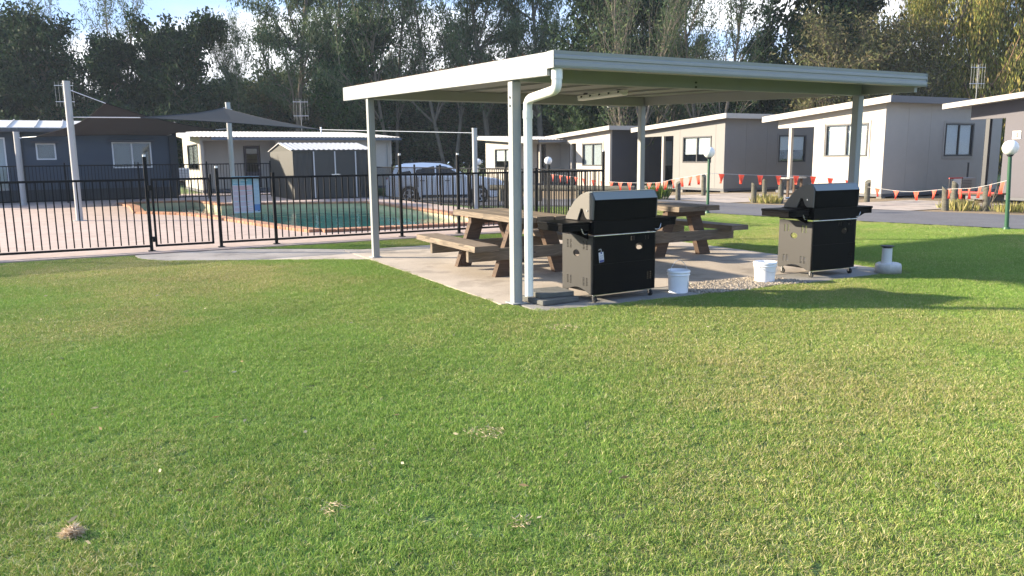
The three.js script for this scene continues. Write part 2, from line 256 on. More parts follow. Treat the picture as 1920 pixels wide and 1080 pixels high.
// ---------------------------------------------------------------- shelter
const POST = [[0, 0], [5.04, 0], [0, 4.55], [5.04, 4.55]], RF0 = -0.76, RF1 = 5.68, RU0 = -0.06, RU1 = 5.12;
const roofY = (v) => 2.445 + (v - RF0) * 0.0318;             // top edge of the side fascias
{
  const t = thing('shelter', 'open-sided picnic shelter with flat off-white steel roof on four posts', 'shelter', 0, 0, { y: 0 });
  for (const [u, v] of POST) { const h = roofY(v) - 0.215; const p = mesh('post', rbox(0.1, h, 0.1, u, h / 2, -v, 0.01), M.steel, t); mesh('base_plate', rbox(0.17, 0.012, 0.17, u, 0.022, -v, 0.004), M.galv, p); if (!u && !v) each('bolt', [cyl(0.012, 0.012, 0.02, u - 0.055, 2.02, -v, 8, 0, Math.PI / 2), cyl(0.012, 0.012, 0.02, u - 0.055, 2.1, -v, 8, 0, Math.PI / 2)], M.galv, p); }
  const side = (u, w) => hexa([V3(u, roofY(RF0) - 0.205, -RF0), V3(u + w, roofY(RF0) - 0.205, -RF0), V3(u + w, roofY(RF1) - 0.205, -RF1), V3(u, roofY(RF1) - 0.205, -RF1)], [V3(u, roofY(RF0), -RF0), V3(u + w, roofY(RF0), -RF0), V3(u + w, roofY(RF1), -RF1), V3(u, roofY(RF1), -RF1)]);
  const fl = mesh('fascia', side(RU0 - 0.012, 0.05), M.fascia, t); mesh('fascia', side(RU1 - 0.04, 0.05), M.fascia, t);
  each('sticker', [cyl(0.03, 0.03, 0.004, RU0 - 0.016, 2.52, -5.3, 12, 0, Math.PI / 2), cyl(0.022, 0.022, 0.004, RU0 - 0.016, 2.46, -5.24, 12, 0, Math.PI / 2)], M.capWhite, fl);
  mesh('back_fascia', box(RU1 - RU0 - 0.06, 0.16, 0.04, (RU0 + RU1) / 2, roofY(RF1) - 0.1, -RF1 + 0.02), M.fascia, t);
  // gutter: profile with two beads, along u
  const gp = [[0, 0], [0.11, 0.0], [0.118, 0.02], [0.118, 0.05], [0.108, 0.058], [0.108, 0.075], [0.118, 0.083], [0.118, 0.108], [0.108, 0.116], [0.114, 0.15], [0.104, 0.15], [0.098, 0.012], [0.008, 0.012], [0.008, 0.15], [0, 0.15]];
  const gs = new THREE.Shape(gp.map(([x, y]) => new THREE.Vector2(x, y)));
  const gg = new THREE.ExtrudeGeometry(gs, { depth: RU1 - RU0 + 0.02, bevelEnabled: false }); gg.rotateY(-Math.PI / 2).rotateY(0);
  // rotateY(-90deg): x -> z, z -> -x
  gg.translate(RU1 + 0.015, roofY(RF0) - 0.15 + 0.004, -RF0 + 0.002); const gut = mesh('gutter', fin(gg), M.gutter, t);
  each('end_cap', [box(0.006, 0.15, 0.118, RU0 - 0.012, roofY(RF0) - 0.072, -RF0 + 0.062), box(0.006, 0.15, 0.118, RU1 + 0.02, roofY(RF0) - 0.072, -RF0 + 0.062)], M.gutter, gut);
  // beams
  const beam = (v, h) => { const y = roofY(v) - 0.065; return rbox(5.08, h, 0.065, 2.52, y - h / 2, -v, 0.008); };
  const fb = mesh('beam', beam(0, 0.152), M.steel, t); mesh('beam', beam(4.55, 0.152), M.steel, t);
  each('bolt', [[2.3, 0], [2.3, 0.05]].map(([u, d]) => cyl(0.011, 0.011, 0.02, u, 2.27 + d, 0.036, 8, Math.PI / 2)), M.carTrim, fb);
  // roof panels: each sheet with its pan and ribs
  const n = 7, w = (RU1 - RU0 - 0.09) / n;
  for (let k = 0; k < n; k++) {
    const a = RU0 + 0.045 + k * w, b = a + w - 0.012, y = (v, d) => roofY(v) - d;
    const geos = [hexa([V3(a, y(RF0 + 0.01, 0.062), -RF0 - 0.01), V3(b, y(RF0 + 0.01, 0.062), -RF0 - 0.01), V3(b, y(RF1 - 0.06, 0.062), -RF1 + 0.06), V3(a, y(RF1 - 0.06, 0.062), -RF1 + 0.06)], [V3(a, y(RF0 + 0.01, 0.012), -RF0 - 0.01), V3(b, y(RF0 + 0.01, 0.012), -RF0 - 0.01), V3(b, y(RF1 - 0.06, 0.012), -RF1 + 0.06), V3(a, y(RF1 - 0.06, 0.012), -RF1 + 0.06)])];
    const pn = mesh('roof_panel', geos, M.soffit, t);
    const rib = (c, ww, d) => hexa([V3(c - ww, y(RF0 + 0.02, 0.062 + d), -RF0 - 0.02), V3(c + ww, y(RF0 + 0.02, 0.062 + d), -RF0 - 0.02), V3(c + ww, y(RF1 - 0.07, 0.062 + d), -RF1 + 0.07), V3(c - ww, y(RF1 - 0.07, 0.062 + d), -RF1 + 0.07)], [V3(c - ww * 0.7, y(RF0 + 0.02, 0.0615), -RF0 - 0.02), V3(c + ww * 0.7, y(RF0 + 0.02, 0.0615), -RF0 - 0.02), V3(c + ww * 0.7, y(RF1 - 0.07, 0.0615), -RF1 + 0.07), V3(c - ww * 0.7, y(RF1 - 0.07, 0.0615), -RF1 + 0.07)]);
    mesh('rib', [rib(a + 0.03, 0.016, 0.022), rib(b - 0.012, 0.008, 0.012)], M.soffit, pn);
  }
  // downpipe from the gutter to the foot of the near left post
  const dp = [V3(0.01, 2.30, 0.80), V3(0.01, 2.18, 0.80), V3(0.012, 2.13, 0.785), V3(0.018, 2.112, 0.73), V3(0.025, 2.105, 0.65), V3(0.075, 2.085, 0.26), V3(0.085, 2.075, 0.17), V3(0.09, 2.045, 0.125), V3(0.09, 1.99, 0.11), V3(0.09, 1.5, 0.11), V3(0.09, 0.8, 0.11), V3(0.09, 0.10, 0.11)];
  const pipe = mesh('downpipe', tube(dp, 0.046, 90, 16), M.pvc, t);
  each('coupling', [cyl(0.052, 0.052, 0.09, 0.01, 2.25, 0.80, 16), cyl(0.052, 0.052, 0.08, 0.09, 1.93, 0.11, 16)], M.pvc, pipe);
  const f = thing('batten_light', 'long unlit batten light under the shelter roof', 'light fitting', 3.28, 3.25, { y: 0 });
  const yy = roofY(3.25) - 0.062;
  mesh('housing', rbox(0.07, 0.035, 1.28, 0, yy - 0.045, 0, 0.008), M.pvc, f); mesh('diffuser', rbox(0.11, 0.05, 1.22, 0, yy - 0.085, 0, 0.02), phy(C(0.78, 0.79, 0.76), 0.4), f);
  each('clip', [-0.5, -0.25, 0, 0.25, 0.5].map((z) => box(0.12, 0.03, 0.012, 0, yy - 0.055, z)), M.carTrim, f); each('mounting_block', [-0.45, 0.45].map((z) => box(0.04, 0.03, 0.06, 0, yy - 0.013, z)), M.carTrim, f);
}
{ // stacked pavers at the foot of the downpipe
  const p = thing('concrete_paver', 'dark grey paver lying flat on the ground at the downpipe foot', 'paver', 0.36, 0.02, { y: 0.017, turn: 0.08 }); mesh('block', rbox(0.46, 0.05, 0.42, 0, 0.025, 0.08, 0.008), M.paver, p);
  const q = thing('concrete_paver', 'upper dark grey paver stacked crookedly under the downpipe end', 'paver', 0.38, 0.02, { y: 0.068, turn: -0.05 }); mesh('block', rbox(0.40, 0.05, 0.36, 0.02, 0.025, 0.02, 0.008), M.paver, q);
}

// ---------------------------------------------------------------- picnic tables
function picnicTable(u, v, label, seed) {
  const t = thing('picnic_table', label, 'picnic table', u, v, { y: 0.016 }), r = rng(seed);
  const plank = (x0, x1, y0, y1, z0, z1, j) => { // slightly crooked sawn board with waney long edges
    const n = 9, P = [], R = []; for (let k = 0; k <= n; k++) { const z = lerp(z0, z1, k / n), a = x0 + (r() - 0.5) * j, b = x1 + (r() - 0.5) * j, e = (r() - 0.5) * 0.006; R.push([V3(a, y0, z), V3(b, y0, z), V3(b - 0.006, y1 + e, z), V3(a + 0.006, y1 + e, z)]); }
    const out = []; for (let k = 0; k < n; k++) out.push(hexa(R[k], R[k + 1]));
    const g = mergeGeometries(out); return g;
  };
  const nT = 3, W = 0.80; for (let k = 0; k < nT; k++) mesh('top_plank', plank(-W / 2 + k * W / nT, -W / 2 + (k + 1) * W / nT - 0.01, 0.695, 0.765, -1.0 + r() * 0.03, 1.0 - r() * 0.03, 0.012), [M.woodTop, M.woodTopB][k % 2], t);
  for (const s of [-1, 1]) { mesh('bench_plank', plank(s * 0.82 - 0.165, s * 0.82 + 0.165, 0.375, 0.445, -1.0 + r() * 0.06, 1.0 - r() * 0.06, 0.02), s < 0 ? M.woodTop : M.woodTopB, t); }
  for (const z of [-0.58, 0.58]) {
    for (const s of [-1, 1]) {
      const b0 = s * 0.55, b1 = s * 0.34, t0 = s * 0.30, t1 = s * 0.10, zb = z - 0.05, zt = z + 0.05;
      mesh('leg', hexa([V3(b0, 0, zt), V3(b1, 0, zt), V3(b1, 0, zb), V3(b0, 0, zb)], [V3(t0, 0.69, zt), V3(t1, 0.69, zt), V3(t1, 0.69, zb), V3(t0, 0.69, zb)]), M.woodLeg, t);
    }
    mesh('bearer', rbox(1.9, 0.15, 0.07, 0, 0.298, z + 0.087, 0.008), M.woodTopB, t);
    mesh('top_cleat', rbox(0.72, 0.09, 0.07, 0, 0.647, z + 0.087, 0.008), M.woodLeg, t);
  }
  return t;
}
picnicTable(1.17, 2.34, 'heavy timber picnic table nearest the pool fence, left of the near barbecue', 11);
picnicTable(4.04, 2.80, 'heavy timber picnic table half hidden between the two barbecues', 23);

// ---------------------------------------------------------------- barbecues
const slots = (cx, cy, n, w, h, gx, gy, cols = 2, cg = 0.05) => { const o = []; for (let c = 0; c < cols; c++) for (let k = 0; k < n; k++) { const x = cx + (c - (cols - 1) / 2) * cg, y = cy + (k - (n - 1) / 2) * gy; o.push(rect(x - w / 2, x + w / 2, y - h / 2, y + h / 2)); } return o; };
function barbecue(label, X, Z, turn, W, side, tag) {
  const t = new THREE.Group(); t.name = numbered('gas_barbecue'); scene.add(t); t.userData = { label, category: 'barbecue', group: 'gas barbecues on the concrete edge' };
  t.position.set(X, 0.0135, Z); t.rotation.y = turn;
  const D = 0.54, hw = W / 2, hd = D / 2, y0 = 0.085, y1 = 0.69;
  // back panel with hole and vents (the front is open, so light shows through)
  const rb = oval(hw * 0.47, 0.555, 0.055, 0.035, 18);
  const bk = mesh('back_panel', plate(rect(-hw, hw, y0, y1), [rb, ...slots(hw * 0.25, 0.645, 4, 0.026, 0.005, 0, 0.012, 2, 0.036), ...slots(hw * 0.72, 0.645, 4, 0.026, 0.005, 0, 0.012, 2, 0.036), ...slots(hw * 0.80, 0.235, 4, 0.02, 0.011, 0, 0.022, 2, 0.042)], 0.012).translate(0, 0, hd), M.bbqBlack, t);
  mesh('lower_cover', plate(rect(-hw * 0.985, hw * 0.985, y0 + 0.004, 0.40), slots(hw * 0.80, 0.235, 4, 0.022, 0.013, 0, 0.022, 2, 0.042), 0.006).translate(0, 0, hd + 0.007), M.bbqBlack, bk);
  mesh('trim_rail', rbox(W * 0.99, 0.012, 0.02, 0, y1 + 0.006, hd, 0.004), M.chrome, t);
  // side panels with vents, round hole and a scalloped foot
  for (const s of [-1, 1]) {
    const foot = []; for (let k = 0; k <= 10; k++) { const a = k / 10; foot.push([-hd + 0.06 + a * (D - 0.12), y0 + 0.055 * Math.sin(a * Math.PI)]); }
    const pts = [[-hd, y0], ...foot, [hd, y0], [hd, y1], [-hd, y1]];
    const g = plate(pts, [oval(-0.02, 0.50, 0.055, 0.036, 18), ...[[-0.145, 0.59], [0.135, 0.59], [-0.145, 0.21], [0.135, 0.21]].flatMap(([x, y]) => slots(x, y, 6, 0.032, 0.007, 0, 0.015, 2, 0.055))], 0.014);
    g.rotateY(s > 0 ? Math.PI / 2 : -Math.PI / 2); // normal to +-x; plate's x runs along -+z
    g.translate(s * hw, 0, 0); mesh('side_panel', g, s < 0 ? side : M.bbqSide, t);
  }
  mesh('bottom_shelf', rbox(W - 0.03, 0.02, D - 0.03, 0, y0 + 0.03, 0, 0.004), M.bbqBlack, t);
  each('front_post', [rbox(0.05, y1 - y0, 0.03, -hw + 0.04, (y0 + y1) / 2, -hd + 0.02, 0.004), rbox(0.05, y1 - y0, 0.03, hw - 0.04, (y0 + y1) / 2, -hd + 0.02, 0.004)], M.bbqBlack, t);
  mesh('foot_rail', rbox(W - 0.06, 0.016, 0.016, 0, y0 - 0.004, hd - 0.03, 0.003), M.chrome, t);
  // firebox
  mesh('firebox', [rbox(W - 0.01, 0.14, D - 0.02, 0, y1 + 0.085, 0, 0.012), plate([[-hd - 0.02, y1 + 0.01], [-hd + 0.06, y1 + 0.155], [hd, y1 + 0.155], [hd, y1 + 0.02]], [], W - 0.02).rotateY(-Math.PI / 2).translate(hw - 0.01 - (W - 0.02), 0, 0)], M.bbqBlack, t);
  mesh('control_panel', rbox(W - 0.02, 0.11, 0.05, 0, y1 + 0.08, -hd - 0.03, 0.012, 0, 0, 0.25), M.bbqGrey, t);
  // hood: profile in z,y swept along x; end caps of cast metal with a notch
  const hy = y1 + 0.157, top = 1.135;
  const prof = [[hd + 0.005, hy], [hd + 0.02, top - 0.075], [hd - 0.03, top], [hd - 0.11, top + 0.005], [hd - 0.20, top - 0.03], [hd - 0.30, top - 0.095], [hd - 0.39, hy + 0.09], [hd - 0.45, hy + 0.02], [hd - 0.46, hy]];
  const sweep = (P, w) => plate(P.map(([z, y]) => [z, y]), [], w, 0).rotateY(-Math.PI / 2);  // x(plate)=z -> world z
  const hoodBack = prof, hg = sweep(hoodBack, W - 0.012); hg.translate(-(W - 0.10) / 2 * -1 - (W - 0.10), 0, 0); // centred below
  hg.computeBoundingBox(); hg.translate(-(hg.boundingBox.min.x + hg.boundingBox.max.x) / 2, 0, 0);
  const hood = mesh('hood', hg, M.bbqBlack, t);
  const strip = hexa([V3(-hw + 0.006, top - 0.072, hd + 0.0225), V3(hw - 0.006, top - 0.072, hd + 0.0225), V3(hw - 0.006, top - 0.072, hd + 0.012), V3(-hw + 0.006, top - 0.072, hd + 0.012)], [V3(-hw + 0.006, top + 0.002, hd - 0.026), V3(hw - 0.006, top + 0.002, hd - 0.026), V3(hw - 0.006, top + 0.002, hd - 0.036), V3(-hw + 0.006, top + 0.002, hd - 0.036)]);
  mesh('hood_strip', [strip, box(W - 0.012, 0.004, 0.08, 0, top + 0.0065, hd - 0.07)], M.bbqLid, hood);
  const cap = [[hd - 0.004, hy + 0.02], [hd + 0.006, top - 0.07], [hd - 0.035, top - 0.004], [hd - 0.11, top + 0.002], [hd - 0.205, top - 0.03], [hd - 0.31, top - 0.095], [hd - 0.405, hy + 0.09], [hd - 0.455, hy + 0.03], [hd - 0.46, hy + 0.005], [hd - 0.26, hy + 0.005], [hd - 0.20, hy + 0.125], [hd - 0.165, hy + 0.125], [hd - 0.12, hy + 0.04], [hd - 0.09, hy + 0.02]];
  for (const s of [-1, 1]) { const g = plate(cap, [], 0.022, 0.005).rotateY(-Math.PI / 2); g.computeBoundingBox(); g.translate(s * (hw + 0.004) - (g.boundingBox.min.x + g.boundingBox.max.x) / 2, 0, 0); const cm = mesh('hood_end', g, M.bbqCap, t); mesh('screw', cyl(0.011, 0.011, 0.01, s * (hw + 0.018), hy + 0.105, hd - 0.085, 10, 0, Math.PI / 2), M.chrome, cm); }
  mesh('handle', rod(V3(-hw + 0.12, hy + 0.10, -hd - 0.03), V3(hw - 0.12, hy + 0.10, -hd - 0.03), 0.013), M.chrome, t);
  // side shelves
  for (const s of [-1, 1]) {
    const sh = mesh('side_shelf', [rbox(0.35, 0.03, 0.46, s * (hw + 0.178), y1 + 0.135, -0.01, 0.008), rbox(0.33, 0.06, 0.014, s * (hw + 0.17), y1 + 0.092, 0.205, 0.004), rbox(0.33, 0.06, 0.014, s * (hw + 0.17), y1 + 0.092, -0.225, 0.004), rbox(0.014, 0.06, 0.44, s * (hw + 0.34), y1 + 0.092, -0.01, 0.004)], M.bbqBlack, t);
    const br = plate([[0, 0], [0.26, 0.10], [0.26, 0.12], [0, 0.12]], [], 0.02).translate(0, 0, 0.19); if (s < 0) br.scale(-1, 1, 1); br.translate(s * (hw + 0.005), y1 - 0.03, 0); mesh('bracket', br, M.bbqBlack, sh);
    mesh('hook', tube([V3(s * (hw + 0.03), y1 + 0.03, 0.215), V3(s * (hw + 0.09), y1 + 0.03, 0.225), V3(s * (hw + 0.12), y1 + 0.085, 0.222)], 0.004, 10, 6), M.chrome, sh);
  }
  // castors
  for (const sx of [-1, 1]) for (const sz of [-1, 1]) { const cx = sx * (hw - 0.04), cz = sz * (hd - 0.04); const k = mesh('castor', [cyl(0.032, 0.032, 0.022, cx, 0.033, cz + 0.012, 16, 0, Math.PI / 2)], M.rubber, t); mesh('fork', [cyl(0.012, 0.012, 0.03, cx, 0.075, cz, 10), box(0.004, 0.045, 0.02, cx - 0.016, 0.05, cz + 0.006), box(0.004, 0.045, 0.02, cx + 0.016, 0.05, cz + 0.006)], M.chrome, k); }
  if (tag) { const g = mesh('swing_tag', rbox(0.062, 0.105, 0.003, -hw * 0.78, 0.475, hd + 0.014, 0.001, 0, 0.1), M.tag, t); mesh('tag_print', [box(0.054, 0.022, 0.002, -hw * 0.77, 0.436, hd + 0.017, 0, 0.1), box(0.016, 0.02, 0.002, -hw * 0.79, 0.52, hd + 0.017, 0, 0.1), ...[0.455, 0.463, 0.471, 0.485, 0.493].map((y) => box(0.04, 0.002, 0.002, -hw * 0.78, y, hd + 0.0168, 0, 0.1))], M.tagBlue, g); mesh('tie', tube([V3(-hw * 0.78, 0.525, hd + 0.012), V3(-hw * 0.80, 0.56, hd + 0.016), V3(-hw * 0.86, 0.55, hd + 0.01)], 0.003, 8, 5), M.string, g); }
  return t;
}
function bbqAt(x, z, turn, W) { const c = Math.cos(turn), s = Math.sin(turn), hx = W / 2, hz = 0.27; return [x + c * hx - s * hz, z - s * hx - c * hz]; }
{
  let a = 32 * Math.PI / 180, p = bbqAt(0.835, -8.01, a, 0.84);
  barbecue('black gas barbecue with hanging white tag on its back, beside the near shelter post', p[0], p[1], a, 0.84, M.bbqSide, true);
  a = 27 * Math.PI / 180; p = bbqAt(3.66, -9.57, a, 0.76);
  barbecue('black gas barbecue without a tag, next to the gravel strip and vent pipe', p[0], p[1], a, 0.76, M.bbqSide, false);
}

// ---------------------------------------------------------------- buckets, vent pipe, gravel
function bucket(u, v, label, handleUp, r = 0.12, h = 0.25) {
  const t = thing('bucket', label, 'bucket', u, v, { y: 0.014, group: 'white plastic buckets by the barbecues' });
  const pr = [[0.001, 0.004], [r * 0.86, 0.004], [r * 0.88, 0.0], [r * 0.98, h * 0.78], [r * 1.05, h * 0.785], [r * 1.06, h * 0.80], [r * 1.0, h * 0.815], [r * 1.01, h * 0.9], [r * 1.07, h * 0.905], [r * 1.08, h * 0.925], [r * 1.03, h], [r * 0.985, h], [r * 0.965, h * 0.9], [r * 0.85, 0.012], [0.001, 0.012]];
  const b = mesh('tub', fin(new THREE.LatheGeometry(pr.map(([x, y]) => new THREE.Vector2(x, y)), 40)), M.bucket, t);
  const P = []; for (let k = 0; k <= 12; k++) { const a = k / 12 * Math.PI; P.push(handleUp ? V3(Math.cos(a) * r * 1.02 * (0.35 + 0.65 * Math.abs(Math.cos(a))), h * 0.86 + Math.sin(a) * r * 1.25, 0) : V3(Math.cos(a) * r * 1.07, h * 0.86 - Math.sin(a) * r * 0.64, Math.sin(a) * r * 1.09)); }
  mesh('handle', tube(P, 0.0028, 30, 6), M.wire, t);
  if (handleUp) mesh('label', fin(new THREE.CylinderGeometry(r * 0.955, r * 0.915, h * 0.42, 12, 1, true, 0.35, 0.8).translate(0, h * 0.42, 0)), std(C(0.45, 0.5, 0.5), 0.7), b);
  return t;
}
bucket(1.87, -0.33, 'white plastic bucket with its wire handle standing up, right of the near barbecue', true);
bucket(3.24, -0.27, 'white plastic bucket on the gravel, left of the far barbecue', false, 0.13, 0.24);
{
  const t = thing('vent_pipe', 'short grey-white pipe with black cap in a round concrete collar on the grass', 'vent pipe', 5.05, -0.56, { y: 0.0 });
  mesh('collar', fin(new THREE.LatheGeometry([[0.001, 0.135], [0.125, 0.14], [0.148, 0.128], [0.156, 0.10], [0.158, 0], [0.001, 0]].map(([x, y]) => new THREE.Vector2(x, y)), 32).translate(0.04, 0, 0)), std(C(0.58, 0.57, 0.55), 0.9, 0, { map: stainT }), t);
  mesh('pipe', cyl(0.062, 0.06, 0.23, 0, 0.215, 0, 24), std(C(0.58, 0.58, 0.58), 0.5), t); mesh('cap', [cyl(0.052, 0.052, 0.02, 0, 0.338, 0, 20), cyl(0.078, 0.078, 0.014, 0, 0.354, 0, 20)], M.carTrim, t);
  mesh('tap', [cyl(0.016, 0.016, 0.03, 0.02, 0.12, 0.065, 10, Math.PI / 2), cyl(0.008, 0.008, 0.05, 0.02, 0.10, 0.078, 8)], M.carTrim, t);
}
{
  const r = rng(77), g = fin(new THREE.IcosahedronGeometry(1, 1)), p = g.attributes.position; for (let i = 0; i < p.count; i++) { const k = 1 + 0.22 * (hash2(Math.round(p.getX(i) * 50), Math.round(p.getY(i) * 50 + p.getZ(i) * 31), 3) - 0.5); p.setXYZ(i, p.getX(i) * k, p.getY(i) * k * 0.62, p.getZ(i) * k); } g.computeVertexNormals();
  const N = 5600, im = new THREE.InstancedMesh(g, std(C(1, 1, 1), 0.9), N), m = new THREE.Matrix4(), q = new THREE.Quaternion(), e = new THREE.Euler(); let k = 0, tries = 0;
  while (k < N && tries++ < 60000) { const u = 1.7 + r() * 2.2, v = -0.75 + r() * 0.85; if (!inPoly(GRAVEL, u + (r() - 0.5) * 0.08, v + (r() - 0.5) * 0.1)) continue; const s = 0.008 + 0.010 * r() * r(); m.compose(V3(wx(u, v), 0.008 + r() * 0.012, wz(u, v)), q.setFromEuler(e.set(r() * 0.8, r() * 6.3, r() * 0.8)), V3(s * (0.8 + r() * 0.6), s, s)); im.setMatrixAt(k, m); const b = 0.13 + 0.27 * r(); im.setColorAt(k, C(b * 1.12, b * 0.96, b * 0.76)); k++; }
  im.count = k; im.name = 'gravel'; im.userData = { kind: 'stuff', label: 'strip of loose tan pebbles between the two barbecues', category: 'gravel' }; im.castShadow = im.receiveShadow = true; scene.add(im);
  struct('gravel_bed', slabOf(GRAVEL, -0.1, 0.006), M.soil, 'soil bed under the pebble strip', 'ground');
}

// ---------------------------------------------------------------- pool fence: panels are things; rails, posts and bars their parts
const barG = box(0.019, 1.02, 0.019), railG = (L) => rbox(L, 0.036, 0.036, 0, 0, 0, 0.004);
function fencePanel(name, label, cat, u0, u1, { posts = [true, false], tall = [0, 0], gate = false } = {}) {
  const L = u1 - u0, t = thing(name, label, cat, u0, 7.35, { y: 0.03, group: gate ? undefined : 'black pool fence panels along the lawn' });
  const top = 1.185, bot = 0.085;
  const tr = mesh('rail', railG(L - 0.05), M.black, t); tr.position.set(L / 2, top, 0); const br = mesh('rail', railG(L - 0.05), M.black, t); br.position.set(L / 2, bot, 0);
  const n = Math.round(L / 0.113); for (let k = 1; k < n; k++) { const b = mesh('bar', barG, M.black, t); b.position.set(k * L / n, (top + bot) / 2 + 0.02, 0); b.scale.y = 1.06; }
  posts.forEach((p, i) => { if (!p) return; const h = tall[i] || 1.27; const x = i ? L : 0; const po = mesh('post', rbox(0.052, h, 0.052, x, h / 2, 0, 0.005), M.black, t); mesh('foot_plate', rbox(0.11, 0.012, 0.11, x, 0.006, 0, 0.003), M.black, po); if (tall[i]) mesh('latch_cap', [cyl(0.026, 0.026, 0.035, x, h + 0.0175, 0, 12)], M.capWhite, po); });
  return t;
}
fencePanel('fence_panel', 'black bar fence panel running out of the left edge, before the short pole', 'fence panel', -7.9, -5.45, { posts: [true, false] });
fencePanel('fence_panel', 'wide black bar fence panel left of the pool gate', 'fence panel', -5.45, -2.97, { posts: [true, true], tall: [0, 1.56] });
{ const g = fencePanel('pool_gate', 'black bar pool gate opening onto the concrete path', 'gate', -2.93, -1.95, { gate: true, posts: [false, false] });
  mesh('stile', rbox(0.036, 1.12, 0.036, 0.04, 0.635, 0, 0.004), M.black, g); mesh('stile', rbox(0.036, 1.12, 0.036, 0.94, 0.635, 0, 0.004), M.black, g); mesh('latch', rbox(0.035, 0.36, 0.05, 0.955, 1.08, 0.045, 0.008), M.black, g); each('hinge', [rbox(0.05, 0.09, 0.05, 0.0, 1.05, 0.04, 0.008), rbox(0.05, 0.09, 0.05, 0.0, 0.2, 0.04, 0.008)], M.black, g); }
fencePanel('fence_panel', 'short black bar fence panel with the safety sign, right of the gate', 'fence panel', -1.86, -0.92, { posts: [true, true], tall: [1.36, 0] });
fencePanel('fence_panel', 'black bar fence panel crossed by the far left shelter post', 'fence panel', -0.92, 1.46, { posts: [false, true], tall: [0, 1.55] });
fencePanel('fence_panel', 'black bar fence panel between the two tall white-capped posts, before the car', 'fence panel', 1.46, 2.67, { posts: [false, true], tall: [0, 1.55] });
fencePanel('fence_panel', 'black bar fence panel behind the top of the left picnic table', 'fence panel', 2.67, 4.45, { posts: [false, true] });
fencePanel('fence_panel', 'black bar fence panel ending at the tall corner post behind the near barbecue', 'fence panel', 4.45, 6.15, { posts: [false, true], tall: [0, 1.6] });
function farFence(name, label, pts, h) { // farther fences: too fine to pick bars apart
  const t = thing(name, label, 'fence', pts[0][0], pts[0][1], { y: 0.03 }); const bars = [], [a0, b0] = pts[0];
  for (let i = 0; i + 1 < pts.length; i++) {
    const [a, b] = pts[i], [c, d] = pts[i + 1], L = Math.hypot(c - a, d - b), du = (c - a) / L, dv = (d - b) / L, at = (s) => V3(a - a0 + du * s, 0, -(b - b0 + dv * s));
    for (const y of [h - 0.03, 0.09]) mesh('rail', rod(at(0).setY(y), at(L).setY(y), 0.02, 0.02, 4), M.black, t);
    for (let s = 0.1; s < L; s += 0.113) { const p = at(s); bars.push(box(0.017, h - 0.1, 0.017, p.x, (h + 0.06) / 2, p.z)); }
    const np = Math.max(1, Math.round(L / 2.4)); for (let k = 0; k <= np; k++) { const p = at(L * k / np); if (i === 0 && k === 0 && name === 'side_fence') continue; mesh('post', box(0.05, h + 0.08, 0.05, p.x, (h + 0.08) / 2, p.z), M.black, t); }
  }
  mesh('bars', bars, M.black, t, { kind: 'stuff' });
}
farFence('side_fence', 'black bar fence down the car side of the pool', [[6.15, 7.42], [6.15, 21.0], [6.15, 23.2]], 1.22);
farFence('back_fence', 'black bar fence in front of the two cabins beyond the pool', [[-12, 27.0], [2.95, 27.0]], 1.40);
{ // pool safety sign behind the bars
  const cv = document.createElement('canvas'); cv.width = 256; cv.height = 340; const x = cv.getContext('2d');
  x.fillStyle = '#b9d6e8'; x.fillRect(0, 0, 256, 340); x.fillStyle = '#7fb9cf'; x.fillRect(0, 0, 190, 76); x.fillStyle = '#d9ecf2'; for (let k = 0; k < 5; k++) x.fillRect(12, 12 + k * 12, 60 + (k * 37) % 100, 5);
  for (let k = 0; k < 5; k++) { const y = 84 + k * 50; x.fillStyle = ['#e9cdd3', '#e6d3da', '#e3d8e2', '#e0d9e6', '#ddd9e8'][k]; x.fillRect(6, y, 180, 44); x.fillStyle = ['#c88f9b', '#b9a0b0', '#a79fb6', '#a29db8', '#9c9bb8'][k]; for (let l = 0; l < 4; l++) x.fillRect(58, y + 7 + l * 9, 60 + ((k * 53 + l * 31) % 62), 3); x.fillStyle = '#cfc4d4'; x.fillRect(12, y + 6, 38, 32); }
  x.fillStyle = '#8fb3d6'; for (let k = 0; k < 22; k++) x.fillRect(197, 16 + k * 13, 30 + (k * 17) % 22, 3); x.fillStyle = '#5f8fd0'; x.fillRect(196, 262, 54, 60); x.fillStyle = '#2b3f66'; x.fillRect(226, 318, 18, 8);
  const ct = new THREE.CanvasTexture(cv); ct.colorSpace = THREE.SRGBColorSpace;
  const t = thing('safety_sign', 'pale blue pool safety sign with pink panels hung behind the fence bars', 'sign', -1.38, 7.40, { y: 0 });
  mesh('board', box(0.47, 0.64, 0.004, 0, 0.92, 0), M.capWhite, t);
  const f = new THREE.PlaneGeometry(0.468, 0.638).translate(0, 0.92, 0.0045); mesh('print', f, std(C(0.85, 0.85, 0.85), 0.6, 0, { map: ct }), t);
  each('cable_tie', [-0.2, 0.2].map((s) => box(0.008, 0.03, 0.03, s, 1.21, 0.02)), M.carTrim, t);
}

// ---------------------------------------------------------------- shade sail poles, sails, cables
const SP = {};
function sailPole(label, u, v, h, r = 0.085, lean = 0) {
  const t = thing('sail_pole', label, 'pole', u, v, { y: u > 6.4 ? undefined : 0.03, group: 'grey steel poles of the shade sails' });
  mesh('shaft', cyl(r, r, h, 0, h / 2, 0, 20), M.galv, t); mesh('cap', [cyl(r + 0.006, r + 0.004, 0.03, 0, h + 0.015, 0, 20)], M.galv, t); mesh('base_flange', cyl(r * 1.9, r * 1.9, 0.015, 0, 0.0075, 0, 20), M.galv, t); each('eye_bolt', [cyl(0.012, 0.012, 0.05, r + 0.02, h - 0.2, 0, 8, 0, Math.PI / 2)], M.wire, t);
}
sailPole('tall grey pole standing nearest, left of the pool', -4.08, 16.1, 3.47, 0.082);
sailPole('short grey pole at the far left, before the blue-grey cabin', -5.9, 26.2, 2.55, 0.098);
